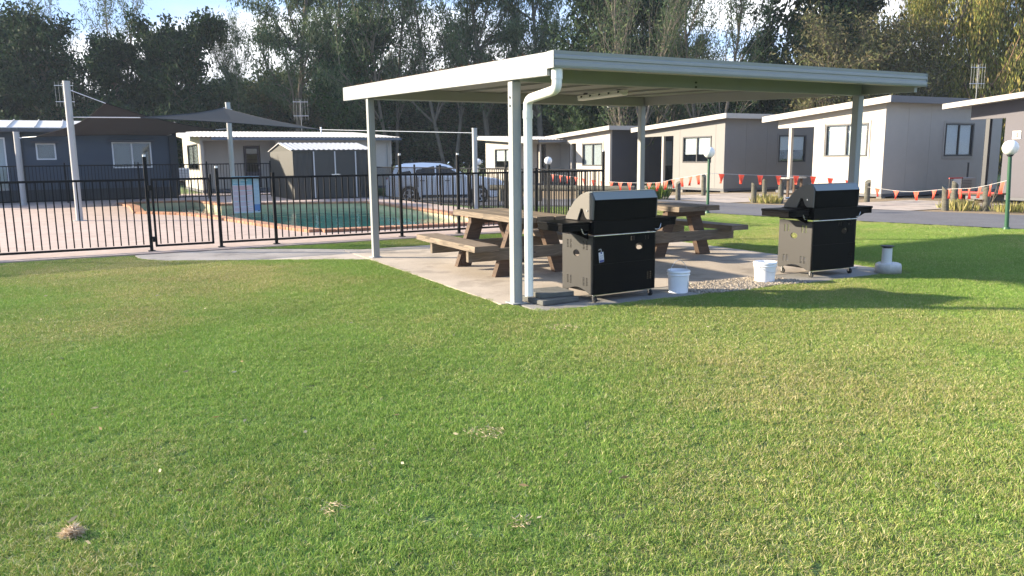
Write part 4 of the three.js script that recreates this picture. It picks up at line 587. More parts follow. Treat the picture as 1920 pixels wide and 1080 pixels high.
// ---------------------------------------------------------------- parked car
{
  const t = thing('parked_car', 'silver-white four-wheel-drive wagon parked beyond the pool fence', 'car', 0, 0, { world: [-2.62, -0.255, -32.1] }); t.rotation.y = 0.04;
  const arch = (c, r) => { const o = []; for (let k = 0; k <= 12; k++) { const a = Math.PI - k / 12 * Math.PI; o.push([c + Math.cos(a) * r, 0.36 + Math.sin(a) * r]); } return o; };
  const RW = -1.40, FW = 1.33, low = [[-2.20, 0.34], [-1.83, 0.32], ...arch(RW, 0.42), [-0.95, 0.30], [0.88, 0.30], ...arch(FW, 0.42), [1.82, 0.30], [2.20, 0.33], [2.30, 0.45], [2.30, 0.66], [2.24, 0.82], [2.05, 0.93], [1.5, 1.0], [0.96, 1.05], [-2.16, 1.08], [-2.25, 0.95], [-2.28, 0.6], [-2.28, 0.42]];
  const g = plate(low, [], 1.84, 0.06).translate(0, 0, 0.92); mesh('body', g, M.carPaint, t);
  const zb = 0.86, zt = 0.66, house = [[-2.12, 1.06], [-1.92, 1.52], [-1.6, 1.6], [-0.9, 1.63], [-0.2, 1.6], [0.15, 1.52], [0.98, 1.05]];
  const P = []; const q = (a, b, c, d) => { for (const v of [a, b, c, a, c, d]) P.push(...v); }; const zat = (y) => lerp(zb, zt, clamp((y - 1.05) / 0.5)); const pt = (i, s) => [house[i][0], house[i][1], s * zat(house[i][1])];
  for (let i = 0; i + 1 < house.length; i++) q(pt(i, 1), pt(i + 1, 1), pt(i + 1, -1), pt(i, -1));
  for (const s of [1, -1]) for (let i = 1; i + 1 < house.length - 0; i++) { const a = pt(0, s), b = pt(i, s), c = pt(i + 1 < house.length ? i + 1 : i, s); P.push(...a, ...b, ...c); }
  const hg = new THREE.BufferGeometry(); hg.setAttribute('position', new THREE.Float32BufferAttribute(P, 3)); hg.computeVertexNormals(); mesh('cabin_shell', fin(hg), M.carPaint, t);
  for (const s of [1, -1]) { const win = (pts) => { const Q = []; const w = pts.map(([x, y]) => [x, y, s * (zat(y) + 0.012)]); for (let i = 1; i + 1 < w.length; i++) Q.push(...w[0], ...w[i], ...w[i + 1]); const b = new THREE.BufferGeometry(); b.setAttribute('position', new THREE.Float32BufferAttribute(Q, 3)); b.computeVertexNormals(); return fin(b); };
    mesh('side_window', win([[-1.92, 1.12], [-1.78, 1.47], [-1.42, 1.50], [-1.28, 1.12]]), M.carGlass, t); mesh('side_window', win([[-1.2, 1.12], [-1.05, 1.50], [-0.42, 1.52], [-0.40, 1.12]]), M.carGlass, t); mesh('side_window', win([[-0.33, 1.12], [-0.35, 1.52], [0.05, 1.47], [0.66, 1.12]]), M.carGlass, t);
    each('door_seam', [box(0.012, 0.62, 0.006, -0.38, 0.78, s * 0.921), box(0.012, 0.62, 0.006, 0.62, 0.78, s * 0.921), box(0.012, 0.4, 0.006, -1.05, 0.88, s * 0.921)], M.carTrim, t); each('door_handle', [box(0.18, 0.03, 0.03, -0.88, 0.93, s * 0.93), box(0.18, 0.03, 0.03, 0.1, 0.93, s * 0.93)], M.carTrim, t); mesh('sill', box(1.8, 0.1, 0.03, -0.04, 0.33, s * 0.91), M.carTrim, t);
    mesh('tail_light', rbox(0.14, 0.26, 0.10, -2.20, 0.94, s * 0.86, 0.02), M.tail, t); mesh('headlight', rbox(0.34, 0.15, 0.10, 2.10, 0.80, s * 0.84, 0.03), M.headlamp, t); mesh('mirror', rbox(0.14, 0.13, 0.16, 0.62, 1.14, s * 0.98, 0.03), M.carPaint, t);
    for (const wxx of [RW, FW]) { const w = mesh('wheel', [fin(new THREE.TorusGeometry(0.285, 0.085, 12, 28).translate(wxx, 0.355, s * 0.83)), cyl(0.27, 0.27, 0.16, wxx, 0.355, s * 0.83, 24, Math.PI / 2)], M.tyre, t); const sp = [fin(new THREE.TorusGeometry(0.225, 0.022, 6, 24).translate(wxx, 0.355, s * 0.92)), cyl(0.06, 0.06, 0.03, wxx, 0.355, s * 0.92, 14, Math.PI / 2)]; for (let k = 0; k < 5; k++) { const a = k / 5 * 6.2832 + 0.3; sp.push(box(0.2, 0.055, 0.025, wxx + Math.cos(a) * 0.13, 0.355 + Math.sin(a) * 0.13, s * 0.918, 0, a)); } mesh('rim', sp, M.rim, w); }
    mesh('roof_rail', rod(V3(-1.6, 1.63, s * 0.6), V3(-0.1, 1.64, s * 0.6), 0.018), M.carTrim, t);
  }
  const flat = (pts) => { const Q = []; const [a, b, c, d] = pts; Q.push(...a, ...b, ...c, ...a, ...c, ...d); const h = new THREE.BufferGeometry(); h.setAttribute('position', new THREE.Float32BufferAttribute(Q, 3)); h.computeVertexNormals(); return fin(h); };
  mesh('windscreen', flat([[0.26, 1.485, 0.6], [0.92, 1.10, 0.76], [0.92, 1.10, -0.76], [0.26, 1.485, -0.6]]), M.carGlass, t); mesh('rear_window', flat([[-2.11, 1.13, 0.72], [-1.955, 1.49, 0.6], [-1.955, 1.49, -0.6], [-2.11, 1.13, -0.72]]), M.carGlass, t);
  each('bumper', [rbox(0.16, 0.22, 1.7, 2.27, 0.45, 0, 0.05), rbox(0.14, 0.2, 1.7, -2.27, 0.48, 0, 0.05)], M.carTrim, t); mesh('grille', rbox(0.06, 0.14, 0.9, 2.28, 0.74, 0, 0.02), M.carTrim, t); mesh('number_plate', box(0.01, 0.12, 0.38, -2.345, 0.7, 0), M.capWhite, t);
  mesh('underbody', box(3.9, 0.12, 1.5, 0, 0.30, 0), M.carTrim, t);
}

// ---------------------------------------------------------------- lamps, bollards, bunting
function lamp(label, u, v, h, poleM, lean = 0, r = 0.145) {
  const t = thing('globe_lamp', label, 'lamp', u, v, { group: 'round globe lamps along the road' }); t.rotation.z = lean;
  mesh('pole', cyl(0.04, 0.034, h, 0, h / 2, 0, 14), poleM, t); mesh('collar', [cyl(0.05, 0.07, 0.05, 0, h + 0.0, 0, 16)], M.frameDark, t); mesh('globe', fin(new THREE.SphereGeometry(r, 32, 20).translate(0, h + r - 0.005, 0)), M.globe, t); mesh('base', cyl(0.075, 0.06, 0.06, 0, 0.03, 0, 16), poleM, t);
}
lamp('white globe lamp on bright green pole at the right edge of the lawn', 12.17, 2.07, 1.47, M.poleGreen, 0.07);
lamp('white globe lamp on dark green pole in front of the grey cabin', 10.52, 8.86, 1.46, M.poleGreen);
lamp('white globe lamp before the farthest cabin door', 11.43, 18.6, 1.33, M.poleGrey);
lamp('white globe lamp just above the bonnet of the parked car', 11.9, 25.6, 1.5, M.poleGrey);
const bols = [[14.17, 14.43, 0.62, 'grey timber bollard beside the green shrub'], [16.85, 16.16, 0.78, 'grey timber bollard close to the grey cabin corner'], [14.99, 11.7, 0.60, 'leftmost grey timber bollard in the dry grass bed by the driveway'], [17.6, 13.8, 0.62, 'rear grey timber bollard in the dry grass bed by the driveway'], [15.42, 10.98, 0.62, 'rightmost grey timber bollard in the dry grass bed by the driveway'], [17.9, 9.76, 0.66, 'grey timber bollard standing before the big white cabin corner'], [16.17, 6.0, 0.62, 'leaning grey timber bollard at the driveway edge, near the big white cabin window'], [18.3, 7.15, 0.66, 'taller rear grey timber bollard behind the driveway edge'], [16.76, 5.29, 0.60, 'grey timber bollard left of the green lamp pole, beside a bare shrub'], [12.2, 14.6, 0.60, 'grey timber bollard behind the near barbecue hood']];
bols.forEach(([u, v, h, label], i) => {
  const t = thing('timber_bollard', label, 'bollard', u, v, { turn: i * 1.3, group: 'grey timber bollards along the road' }); if (i === 6) t.rotation.z = -0.05;
  const g = fin(new THREE.CylinderGeometry(0.085, 0.088, h, 16, 1)), p = g.attributes.position; for (let k = 0; k < p.count; k++) if (p.getY(k) > 0) p.setY(k, p.getY(k) + p.getX(k) * 0.75); g.computeVertexNormals(); mesh('trunk', g.translate(0, h / 2, 0), M.woodGrey, t);
});
function bunting(label, pts, spacing, seed) {
  const t = thing('bunting_line', label, 'bunting', 0, 0, { world: [0, 0, 0], group: 'lines of orange pennant bunting' }), c = new THREE.CatmullRomCurve3(pts, false, 'catmullrom', 0.5), r = rng(seed), L = c.getLength();
  mesh('string', fin(new THREE.TubeGeometry(c, 60, 0.004, 5)), M.string, t);
  for (let s = spacing * 0.6; s < L - 0.2; s += spacing * (0.92 + 0.16 * r())) {
    const p = c.getPointAt(s / L), d = c.getTangentAt(s / L), w = 0.135, h = 0.25, a = (r() - 0.5) * 0.9, n = V3(-d.z, 0, d.x).normalize(), Q = [], cols = 5;
    const pos = (i, j) => { const f = i / cols * 2 - 1, x = f * w * (1 - j), cx = p.clone().addScaledVector(d, x); const y = -j * h, sw = Math.sin(j * 1.5) * 0.06 * a + 0.03 * Math.sin(f * 2.5 + a * 6) * (0.3 + j); return cx.addScaledVector(n, sw).setY(cx.y + y - 0.004); };
    for (let i = 0; i < cols; i++) for (let j = 0; j < 4; j++) { const A = pos(i, j / 4), B = pos(i + 1, j / 4), D2 = pos(i + 1, (j + 1) / 4), E2 = pos(i, (j + 1) / 4); for (const k of [A, B, D2, A, D2, E2]) Q.push(k.x, k.y, k.z); }
    const g = new THREE.BufferGeometry(); g.setAttribute('position', new THREE.Float32BufferAttribute(Q, 3)); g.computeVertexNormals(); mesh('pennant', fin(g), M.flag, t);
  }
}
bunting('orange pennant line sagging from the far lamp to the dark green lamp', [[11.45, 18.6, 0.98], [11.5, 16.8, 0.82], [11.55, 14.9, 0.70], [11.4, 12.3, 0.72], [11.1, 10.9, 0.87], [10.56, 8.9, 1.06]].map(([u, v, y]) => at3(u, v, y + hgt(u, v))), 0.53, 3);
bunting('orange pennant line across the grey cabin wall to a bollard', [[10.56, 8.88, 1.06], [13.15, 9.35, 0.95], [15.25, 9.6, 0.88], [17.85, 9.72, 0.62]].map(([u, v, y]) => at3(u, v, y)), 0.86, 8);
bunting('orange pennant line from the bollard to the bright green lamp', [[17.85, 9.76, 0.50], [17.2, 7.9, 0.43], [16.2, 6.02, 0.58], [14.3, 4.1, 0.72], [12.18, 2.1, 0.98]].map(([u, v, y]) => at3(u, v, y)), 0.95, 12);
{ const t = thing('picnic_bench', 'pale timber bench on the porch side of the big white cabin', 'bench', 17.6, 12.6, { turn: 0.3 }); for (const z of [-0.14, 0.02, 0.18]) mesh('slat', box(1.3, 0.045, 0.14, 0, 0.74, z), M.cream, t); for (const x of [-0.5, 0.5]) mesh('leg', [box(0.07, 0.72, 0.07, x, 0.36, -0.12), box(0.07, 0.72, 0.07, x, 0.36, 0.14)], M.woodLeg, t); }

// ---------------------------------------------------------------- TV aerials
function aerial(label, x, y0, y1, z, yaw) { const t = thing('tv_aerial', label, 'aerial', 0, 0, { world: [x, y0, z] }); t.rotation.y = yaw; const h = y1 - y0; mesh('mast', rod(V3(0, 0, 0), V3(0, h, 0), 0.014), M.poleGrey, t); each('boom', [rod(V3(-0.35, h - 0.1, 0), V3(0.35, h - 0.1, 0), 0.012), rod(V3(-0.35, h - 0.75, 0), V3(0.35, h - 0.75, 0), 0.012)], M.wire, t); for (let k = 0; k < 6; k++) mesh('element', rod(V3(-0.32 + k * 0.13, h - 0.95, 0), V3(-0.32 + k * 0.13, h + 0.05, 0), 0.005), M.poleGrey, t); }
aerial('thin grey aerial on the blue-grey cabin roof beside the tall pole', -18.35, 3.2, 4.75, -33.4, 0.3); aerial('thin grey aerial above the white cabin roof', -9.95, 2.9, 4.35, -38.4, 0.2); aerial('thin grey aerial above the big white cabin roof', 19.3, 3.0, 5.1, -33.5, 0.2);

// ---------------------------------------------------------------- trees
const UP = V3(0, 1, 0);
function leafMesh(list, cols, seed) { // list: [pos, dir, len, wid]; each leaf a bent rhombus of four faces
  const n = list.length, P = new Float32Array(n * 18), Cc = new Float32Array(n * 18), N = new Float32Array(n * 18), r = rng(seed), a = V3(0, 0, 0), s = V3(0, 0, 0), nn = V3(0, 0, 0), col = new THREE.Color();
  list.forEach(([p, d, l, w], i) => {
    a.set(r() - 0.5, r() - 0.5, r() - 0.5); s.crossVectors(d, a).normalize().multiplyScalar(w / 2); nn.crossVectors(s, d).normalize();
    const q = [p, p.clone().addScaledVector(d, l * 0.45).add(s), p.clone().addScaledVector(d, l), p.clone().addScaledVector(d, l * 0.45).sub(s)], c = cols[Math.floor(r() * cols.length)], k = 0.75 + 0.5 * r();
    [0, 1, 2, 0, 2, 3].forEach((v, j) => { const o = i * 18 + j * 3; P[o] = q[v].x; P[o + 1] = q[v].y; P[o + 2] = q[v].z; Cc[o] = c[0] * k; Cc[o + 1] = c[1] * k; Cc[o + 2] = c[2] * k; N[o] = nn.x; N[o + 1] = nn.y; N[o + 2] = nn.z; });
  });
  const g = new THREE.BufferGeometry(); g.setAttribute('position', new THREE.BufferAttribute(P, 3)); g.setAttribute('normal', new THREE.BufferAttribute(N, 3)); g.setAttribute('color', new THREE.BufferAttribute(Cc, 3)); return g;
}
const leafMat = phy(C(1, 1, 1), 0.75, { vertexColors: true, transmission: 0.3, thickness: 0, specularIntensity: 0.12 });
function growTree(o) {
  const r = rng(o.seed), segs = [], tips = [], rv = (k) => V3((r() - 0.5) * k, (r() - 0.5) * k, (r() - 0.5) * k);
  function limb(p, d, len, rad, lev) {
    const n = lev === 0 ? 6 : 4; let a = p.clone(), dir = d.clone(); const L = len / n;
    for (let i = 0; i < n; i++) {
      dir.add(rv(lev === 0 ? 0.16 : 0.42)).add(V3(0, lev === 0 ? 0.1 : (o.up ?? 0.05), 0)).normalize(); const b = a.clone().addScaledVector(dir, L), r0 = rad * (1 - i / n * 0.55), r1 = rad * (1 - (i + 1) / n * 0.55); segs.push([a, b, r0, r1]);
      const f = (i + 1) / n; if (lev < (o.levels ?? 2) && (lev > 0 || f > (o.clear ?? 0.3))) { const m = lev === 0 ? o.br ?? 3 : 2; for (let k = 0; k < m; k++) { const az = r() * 6.283, tilt = lerp(0.5, 1.15, r()) * (o.open ?? 1); const side = V3(Math.cos(az), 0, Math.sin(az)); const nd = dir.clone().multiplyScalar(Math.cos(tilt)).addScaledVector(side, Math.sin(tilt)).normalize(); limb(b, nd, len * (lev === 0 ? lerp(0.30, 0.46, r()) * (1.15 - 0.5 * f) : 0.52), r1 * 0.55, lev + 1); } }
      if (lev >= (o.levels ?? 2) - 0 || (lev > 0 && i === n - 1)) tips.push(b); a = b;
    }
    if (lev === 0) tips.push(a);
  }
  const trunks = o.trunks ?? 1; for (let k = 0; k < trunks; k++) { const az = k / trunks * 6.283 + r(); limb(V3(Math.cos(az) * 0.2 * (trunks > 1), -0.2, Math.sin(az) * 0.2 * (trunks > 1)), V3(Math.cos(az) * (trunks > 1 ? 0.28 : 0.05), 1, Math.sin(az) * (trunks > 1 ? 0.28 : 0.05)).normalize(), o.h * 0.82, o.rad / Math.sqrt(trunks), 0); }
  const geo = mergeGeometries(segs.map(([a, b, r0, r1]) => rod(a, b, r0, r1, r0 > 0.06 ? 7 : 4)));
  const leaves = [], N = o.leaves, sp = o.clump;
  for (let i = 0; i < N; i++) {
    const t = tips[Math.floor(r() * tips.length)], g = () => (r() + r() + r() - 1.5) * 1.2; const p = t.clone().add(V3(g() * sp, g() * sp * 0.7, g() * sp)); if (p.y < (o.low ?? 0.5)) p.y = (o.low ?? 0.5) + r();
    const d = rv(2); if (o.droop) d.y -= o.droop; d.normalize(); if (o.weep) p.y -= r() * o.weep; const l = o.ll * (0.6 + 0.8 * r()); leaves.push([p, d, l, l * o.lw]);
  }
  const ys = leaves.map((l) => l[0].y).sort((a, b) => a - b); return { wood: geo, leaf: leafMesh(leaves, o.cols, o.seed + 5), h: ys[Math.floor(ys.length * 0.985)] };
}
const DK = [[0.021, 0.042, 0.018], [0.026, 0.051, 0.019], [0.018, 0.035, 0.019], [0.04, 0.065, 0.026]], GU = [[0.075, 0.115, 0.048], [0.102, 0.143, 0.068], [0.065, 0.104, 0.05], [0.136, 0.169, 0.082], [0.052, 0.093, 0.037]], GR = [[0.023, 0.063, 0.013], [0.031, 0.082, 0.017], [0.019, 0.048, 0.015]], WE = [[0.206, 0.206, 0.048], [0.276, 0.256, 0.062], [0.152, 0.173, 0.041], [0.11, 0.138, 0.038], [0.359, 0.276, 0.097]], BR = [[0.115, 0.120, 0.052], [0.145, 0.135, 0.065], [0.085, 0.100, 0.040], [0.11, 0.095, 0.055]];
const kinds = {
  dense: [{ seed: 101, h: 10, rad: 0.22, clear: 0.12, br: 4, open: 1.15, levels: 2, leaves: 20000, clump: 0.47, ll: 0.30, lw: 0.45, cols: DK, low: 0.4 }, { seed: 107, h: 10, rad: 0.25, clear: 0.1, br: 4, open: 1.2, levels: 2, leaves: 20000, clump: 0.52, ll: 0.28, lw: 0.45, cols: DK, low: 0.4 }, { seed: 119, h: 10, rad: 0.25, clear: 0.15, br: 4, open: 1.05, levels: 2, leaves: 18000, clump: 0.44, ll: 0.28, lw: 0.45, cols: DK, low: 0.5 }],
  gum: [{ seed: 131, h: 16, rad: 0.27, clear: 0.28, br: 3, open: 0.95, levels: 2, leaves: 22000, clump: 0.52, ll: 0.30, lw: 0.27, droop: 0.8, cols: GU, low: 1.2 }, { seed: 137, h: 16, rad: 0.25, clear: 0.22, br: 3, open: 0.85, levels: 2, leaves: 22000, clump: 0.5, ll: 0.28, lw: 0.27, droop: 0.8, cols: GU, low: 1.2, trunks: 2 }, { seed: 149, h: 16, rad: 0.28, clear: 0.3, br: 3, open: 1.0, levels: 2, leaves: 21000, clump: 0.55, ll: 0.30, lw: 0.25, droop: 0.9, cols: GU, low: 1.4 }],
  sparse: [{ seed: 151, h: 14, rad: 0.24, clear: 0.2, br: 3, open: 0.8, levels: 2, up: 0.16, leaves: 12500, clump: 0.39, ll: 0.26, lw: 0.25, droop: 0.5, cols: GU, low: 1.5, trunks: 2 }, { seed: 157, h: 14, rad: 0.22, clear: 0.15, br: 3, open: 0.75, levels: 2, up: 0.2, leaves: 8500, clump: 0.39, ll: 0.26, lw: 0.25, cols: GU, low: 1.5, trunks: 3 }],
  green: [{ seed: 163, h: 10, rad: 0.22, clear: 0.1, br: 4, open: 1.1, levels: 2, leaves: 18000, clump: 0.47, ll: 0.26, lw: 0.5, cols: GR, low: 0.5 }],
  weep: [{ seed: 173, h: 13, rad: 0.26, clear: 0.2, br: 4, open: 1.0, levels: 2, leaves: 34000, clump: 0.42, ll: 0.22, lw: 0.24, droop: 2.2, weep: 2.2, cols: WE, low: 0.6 }, { seed: 179, h: 13, rad: 0.26, clear: 0.15, br: 4, open: 1.1, levels: 2, leaves: 34000, clump: 0.42, ll: 0.22, lw: 0.24, droop: 2.2, weep: 2.5, cols: WE, low: 0.6 }],
  scrub: [{ seed: 181, h: 7, rad: 0.15, clear: 0.05, br: 4, open: 1.15, levels: 2, leaves: 15000, clump: 0.41, ll: 0.19, lw: 0.3, cols: BR, low: 0.2, trunks: 3 }, { seed: 191, h: 7, rad: 0.15, clear: 0.05, br: 4, open: 1.15, levels: 2, leaves: 15000, clump: 0.44, ll: 0.19, lw: 0.4, cols: [...DK, ...GU], low: 0.2, trunks: 3 }],
};
scene.fog = new THREE.FogExp2(C(0.62, 0.72, 0.82), 0.0005);
const grown = {}; for (const k in kinds) grown[k] = kinds[k].map((o) => growTree(o));
function tree(kind, i, name, label, x, z, h, { spread = 0.74, turn = 0, bark = M.bark } = {}) {
  const g = grown[kind][i], t = thing(name, label, 'tree', 0, 0, { world: [x, hgt(su(x, z), sv(x, z)), z], group: 'tree line behind the cabins' }), s = h / g.h;
  if (kind === 'gum' && bark === M.bark) bark = M.barkPale; t.rotation.y = turn; t.scale.set(s * spread, s, s * spread); mesh('trunk', g.wood, bark, t); mesh('crown', g.leaf, leafMat, t); return t;
}
const px = (p, d) => (p - 960) / 1480 * d;   // metres to the side of the view axis, for laying out the tree line
const TREES = [
  ['dense', 0, 'leafy_tree', 'dark leafy tree at the left edge behind the blue-grey cabin', -60, 54.1, 11.2, { spread: 0.86 }], ['dense', 1, 'leafy_tree', 'dark round-topped leafy tree above the roof end of the blue-grey cabin', 45, 55.7, 11.2, { spread: 0.86 }], ['dense', 2, 'leafy_tree', 'dark leafy tree directly behind the tall pool pole', 120, 52.7, 10.8, { spread: 0.90 }],
  ['sparse', 1, 'bare_tree', 'nearly leafless tree rising above the dark trees, left of the clouds', 225, 55.1, 14.1, {}], ['dense', 0, 'leafy_tree', 'dark leafy tree right of the leafless tree', 250, 52.1, 9.0, { spread: 0.94, turn: 2 }], ['dense', 2, 'leafy_tree', 'dark leafy tree behind the near shade sail peak', 315, 52.8, 10.2, { spread: 0.78, turn: 1 }], ['dense', 1, 'leafy_tree', 'dark leafy tree behind the far shade sail pole', 385, 51.5, 10.2, { spread: 0.78, turn: 4 }],
  ['gum', 1, 'thin_gum_tree', 'thin airy gum at the end of the dark trees against cloud', 455, 52.6, 10.5, { spread: 0.47 }], ['gum', 0, 'gum_tree', 'spreading grey-green gum right of the cloudy gap', 560, 54.0, 16.8, { spread: 0.74 }], ['gum', 2, 'gum_tree', 'tall grey-green gum behind the garden shed', 640, 58.2, 17.3, { turn: 1 }], ['green', 0, 'broadleaf_tree', 'fresh green broadleaf tree behind the left shelter post', 655, 54.0, 10.3, { spread: 0.86 }],
  ['gum', 1, 'gum_tree', 'twin-stemmed gum above the left half of the shelter roof', 745, 54.2, 16.5, { turn: 2 }], ['sparse', 0, 'pale_gum_tree', 'pale-trunked sparse gum above the middle of the left fascia', 850, 54.0, 17.2, { turn: 1, bark: M.barkPale }], ['gum', 0, 'gum_tree', 'grey-green gum just left of the roof corner', 925, 54.5, 16.9, { turn: 3 }], ['gum', 2, 'gum_tree', 'dense gum above the roof corner and downpipe', 1020, 54.0, 16.6, { turn: 4 }], ['dense', 1, 'leafy_tree', 'dark leafy tree above the left end of the gutter', 1120, 44.6, 12.7, { spread: 0.70, turn: 2 }],
  ['sparse', 1, 'pale_gum_tree', 'many-stemmed pale tree above the gutter middle', 1180, 40.9, 12.1, { turn: 2, bark: M.barkPale }], ['gum', 1, 'gum_tree', 'grey-green gum above the gutter, left of the feathery tree', 1215, 46.3, 14.5, { turn: 5 }], ['sparse', 0, 'feathery_tree', 'feathery grey tree left of the blue sky gap', 1325, 40.7, 12.0, { turn: 3, bark: M.barkPale }], ['gum', 0, 'gum_tree', 'olive gum partly behind the feathery tree', 1262, 46.5, 13.1, { spread: 0.62, turn: 1 }],
  ['dense', 2, 'leafy_tree', 'low dark tree at the foot of the blue sky gap', 1405, 44.1, 8.2, { spread: 0.66, turn: 2 }], ['dense', 0, 'leafy_tree', 'big dark green tree right of the blue sky gap', 1535, 41.7, 13.2, { spread: 0.70, turn: 1 }], ['dense', 1, 'leafy_tree', 'dark green tree high behind the brown scrub', 1590, 42.7, 13.0, { spread: 0.66, turn: 3 }], ['scrub', 0, 'brown_scrub_tree', 'brownish bushy tree above the right half of the gutter', 1560, 38.0, 7.8, { spread: 0.90 }], ['scrub', 0, 'brown_scrub_tree', 'brownish bushy tree beside the pale trunk at the roof end', 1655, 38.0, 7.3, { spread: 0.78, turn: 2 }],
  ['weep', 0, 'weeping_tree', 'weeping yellow-green tree with pale trunk above the roof end', 1722, 38.0, 11.5, { bark: M.barkPale }], ['weep', 1, 'weeping_tree', 'weeping yellow-green tree with reddish trunk behind the big white cabin', 1806, 38.0, 11.7, { turn: 1, bark: M.barkRed }], ['weep', 0, 'weeping_tree', 'weeping olive tree at the upper right corner', 1905, 38.0, 11.5, { turn: 3, bark: M.barkRed }], ['dense', 2, 'leafy_tree', 'dark leafy tree at the right edge behind the weeping trees', 1960, 38.0, 10.8, { turn: 2 }],
];
for (const [k, i, n, l, p, d, h, o] of TREES) tree(k, i, n, l, px(p, d), -d, h, o);
{ // the wood behind and the undergrowth between the trunks read as one mass
  const r = rng(900), grp = new THREE.Group(); grp.name = 'woodland'; grp.userData = { kind: 'stuff', label: 'shaded mass of scrub and trees filling the wood behind the cabins', category: 'woodland' }; scene.add(grp); const m = new THREE.Matrix4(), q = new THREE.Quaternion();
  const put = (g, n, f) => { const im = new THREE.InstancedMesh(g.leaf, leafMat, n), iw = new THREE.InstancedMesh(g.wood, M.bark, n); for (let k = 0; k < n; k++) { const [x, z, s, w] = f(k); m.compose(V3(x, -0.2, z), q.setFromAxisAngle(UP, r() * 6.3), V3(s * w * 7 / g.h, s * 7 / g.h, s * w * 7 / g.h)); im.setMatrixAt(k, m); iw.setMatrixAt(k, m); } im.name = 'foliage'; iw.name = 'stems'; for (const o of [im, iw]) { o.castShadow = o.receiveShadow = true; grp.add(o); } };
  put(grown.scrub[1], 26, (k) => { const d = 57 + r() * 6, p = -150 + k * 84 + r() * 40; return [px(p, d), -d, 0.75 + r() * 0.5, 1.2]; });
  put(grown.scrub[0], 12, (k) => { const d = 56 + r() * 6, p = 520 + k * 118 + r() * 40; return [px(p, d), -d, 0.7 + r() * 0.4, 1.1]; });
  put(grown.dense[1], 15, (k) => { const d = 63 + r() * 8, p = -120 + k * 150 + r() * 60; return [px(p, d), -d, p > 1320 && p < 1480 ? 0.75 : p < 480 ? 0.95 : p < 1340 ? 1.05 + r() * 0.25 : p < 1460 ? 0.9 : 1.35, 1.3]; });
  put(grown.gum[2], 8, (k) => { const d = 62 + r() * 8, p = 540 + k * 95 + r() * 40; return [px(p, d), -d, 1.15 + r() * 0.3, 1.0]; });
}

// ---------------------------------------------------------------- garden plants
function tussock(label, u, v, h, n, cols, seed, spread = 0.3, name = 'grass_tussock') { const r = rng(seed), L = []; for (let k = 0; k < n; k++) { const a = r() * 6.283, q = r() * spread; L.push([V3(Math.cos(a) * q, 0, Math.sin(a) * q), V3(Math.cos(a) * 0.5 * r() + (r() - 0.5) * 0.4, 1, Math.sin(a) * 0.5 * r() + (r() - 0.5) * 0.4).normalize(), h * (0.5 + 0.6 * r()), 0.03]); } const t = thing(name, label, 'plant', u, v, { group: 'garden plants along the road' }); mesh('leaves', leafMesh(L, cols, seed + 1), leafMat, t); }
const YG = [[0.34, 0.31, 0.11], [0.26, 0.27, 0.08], [0.42, 0.36, 0.16]], SH = [[0.05, 0.11, 0.025], [0.09, 0.14, 0.03], [0.14, 0.17, 0.04]];
tussock('leafy green plant beside the bollard left of the lamp', 14.0, 15.3, 0.65, 260, SH, 51, 0.4, 'leafy_plant');
tussock('dry yellow tussock between the two left driveway bollards', 15.3, 11.5, 0.35, 260, YG, 52, 0.45); tussock('yellow-green tussock at the foot of the right driveway bollard', 15.15, 11.15, 0.28, 200, YG, 53, 0.35); tussock('dry tussock at the foot of the leaning bollard', 16.6, 5.75, 0.34, 240, YG, 54, 0.4); tussock('dry tussock in the mulch below the pennants', 17.0, 6.25, 0.3, 220, YG, 55, 0.45); tussock('yellow tussock left of the green lamp pole', 16.9, 4.75, 0.3, 240, YG, 56, 0.4); tussock('dry tussock right of the green lamp pole', 17.0, 4.0, 0.32, 240, YG, 57, 0.4); tussock('green shrub at the right edge of the garden bed', 17.2, 3.3, 0.6, 380, SH, 58, 0.5, 'leafy_plant');
{ const r = rng(66), t = thing('bare_shrub', 'small leafless shrub behind the pennants, beside a bollard', 'plant', 17.4, 5.6), L = []; for (let k = 0; k < 16; k++) { const a = r() * 6.28, e = V3(Math.cos(a) * 0.3 * r(), 0.5 + 0.35 * r(), Math.sin(a) * 0.3 * r()); L.push(rod(V3((r() - 0.5) * 0.1, 0, (r() - 0.5) * 0.1), e, 0.008, 0.004, 5)); } mesh('twigs', L, M.barkPale, t); }

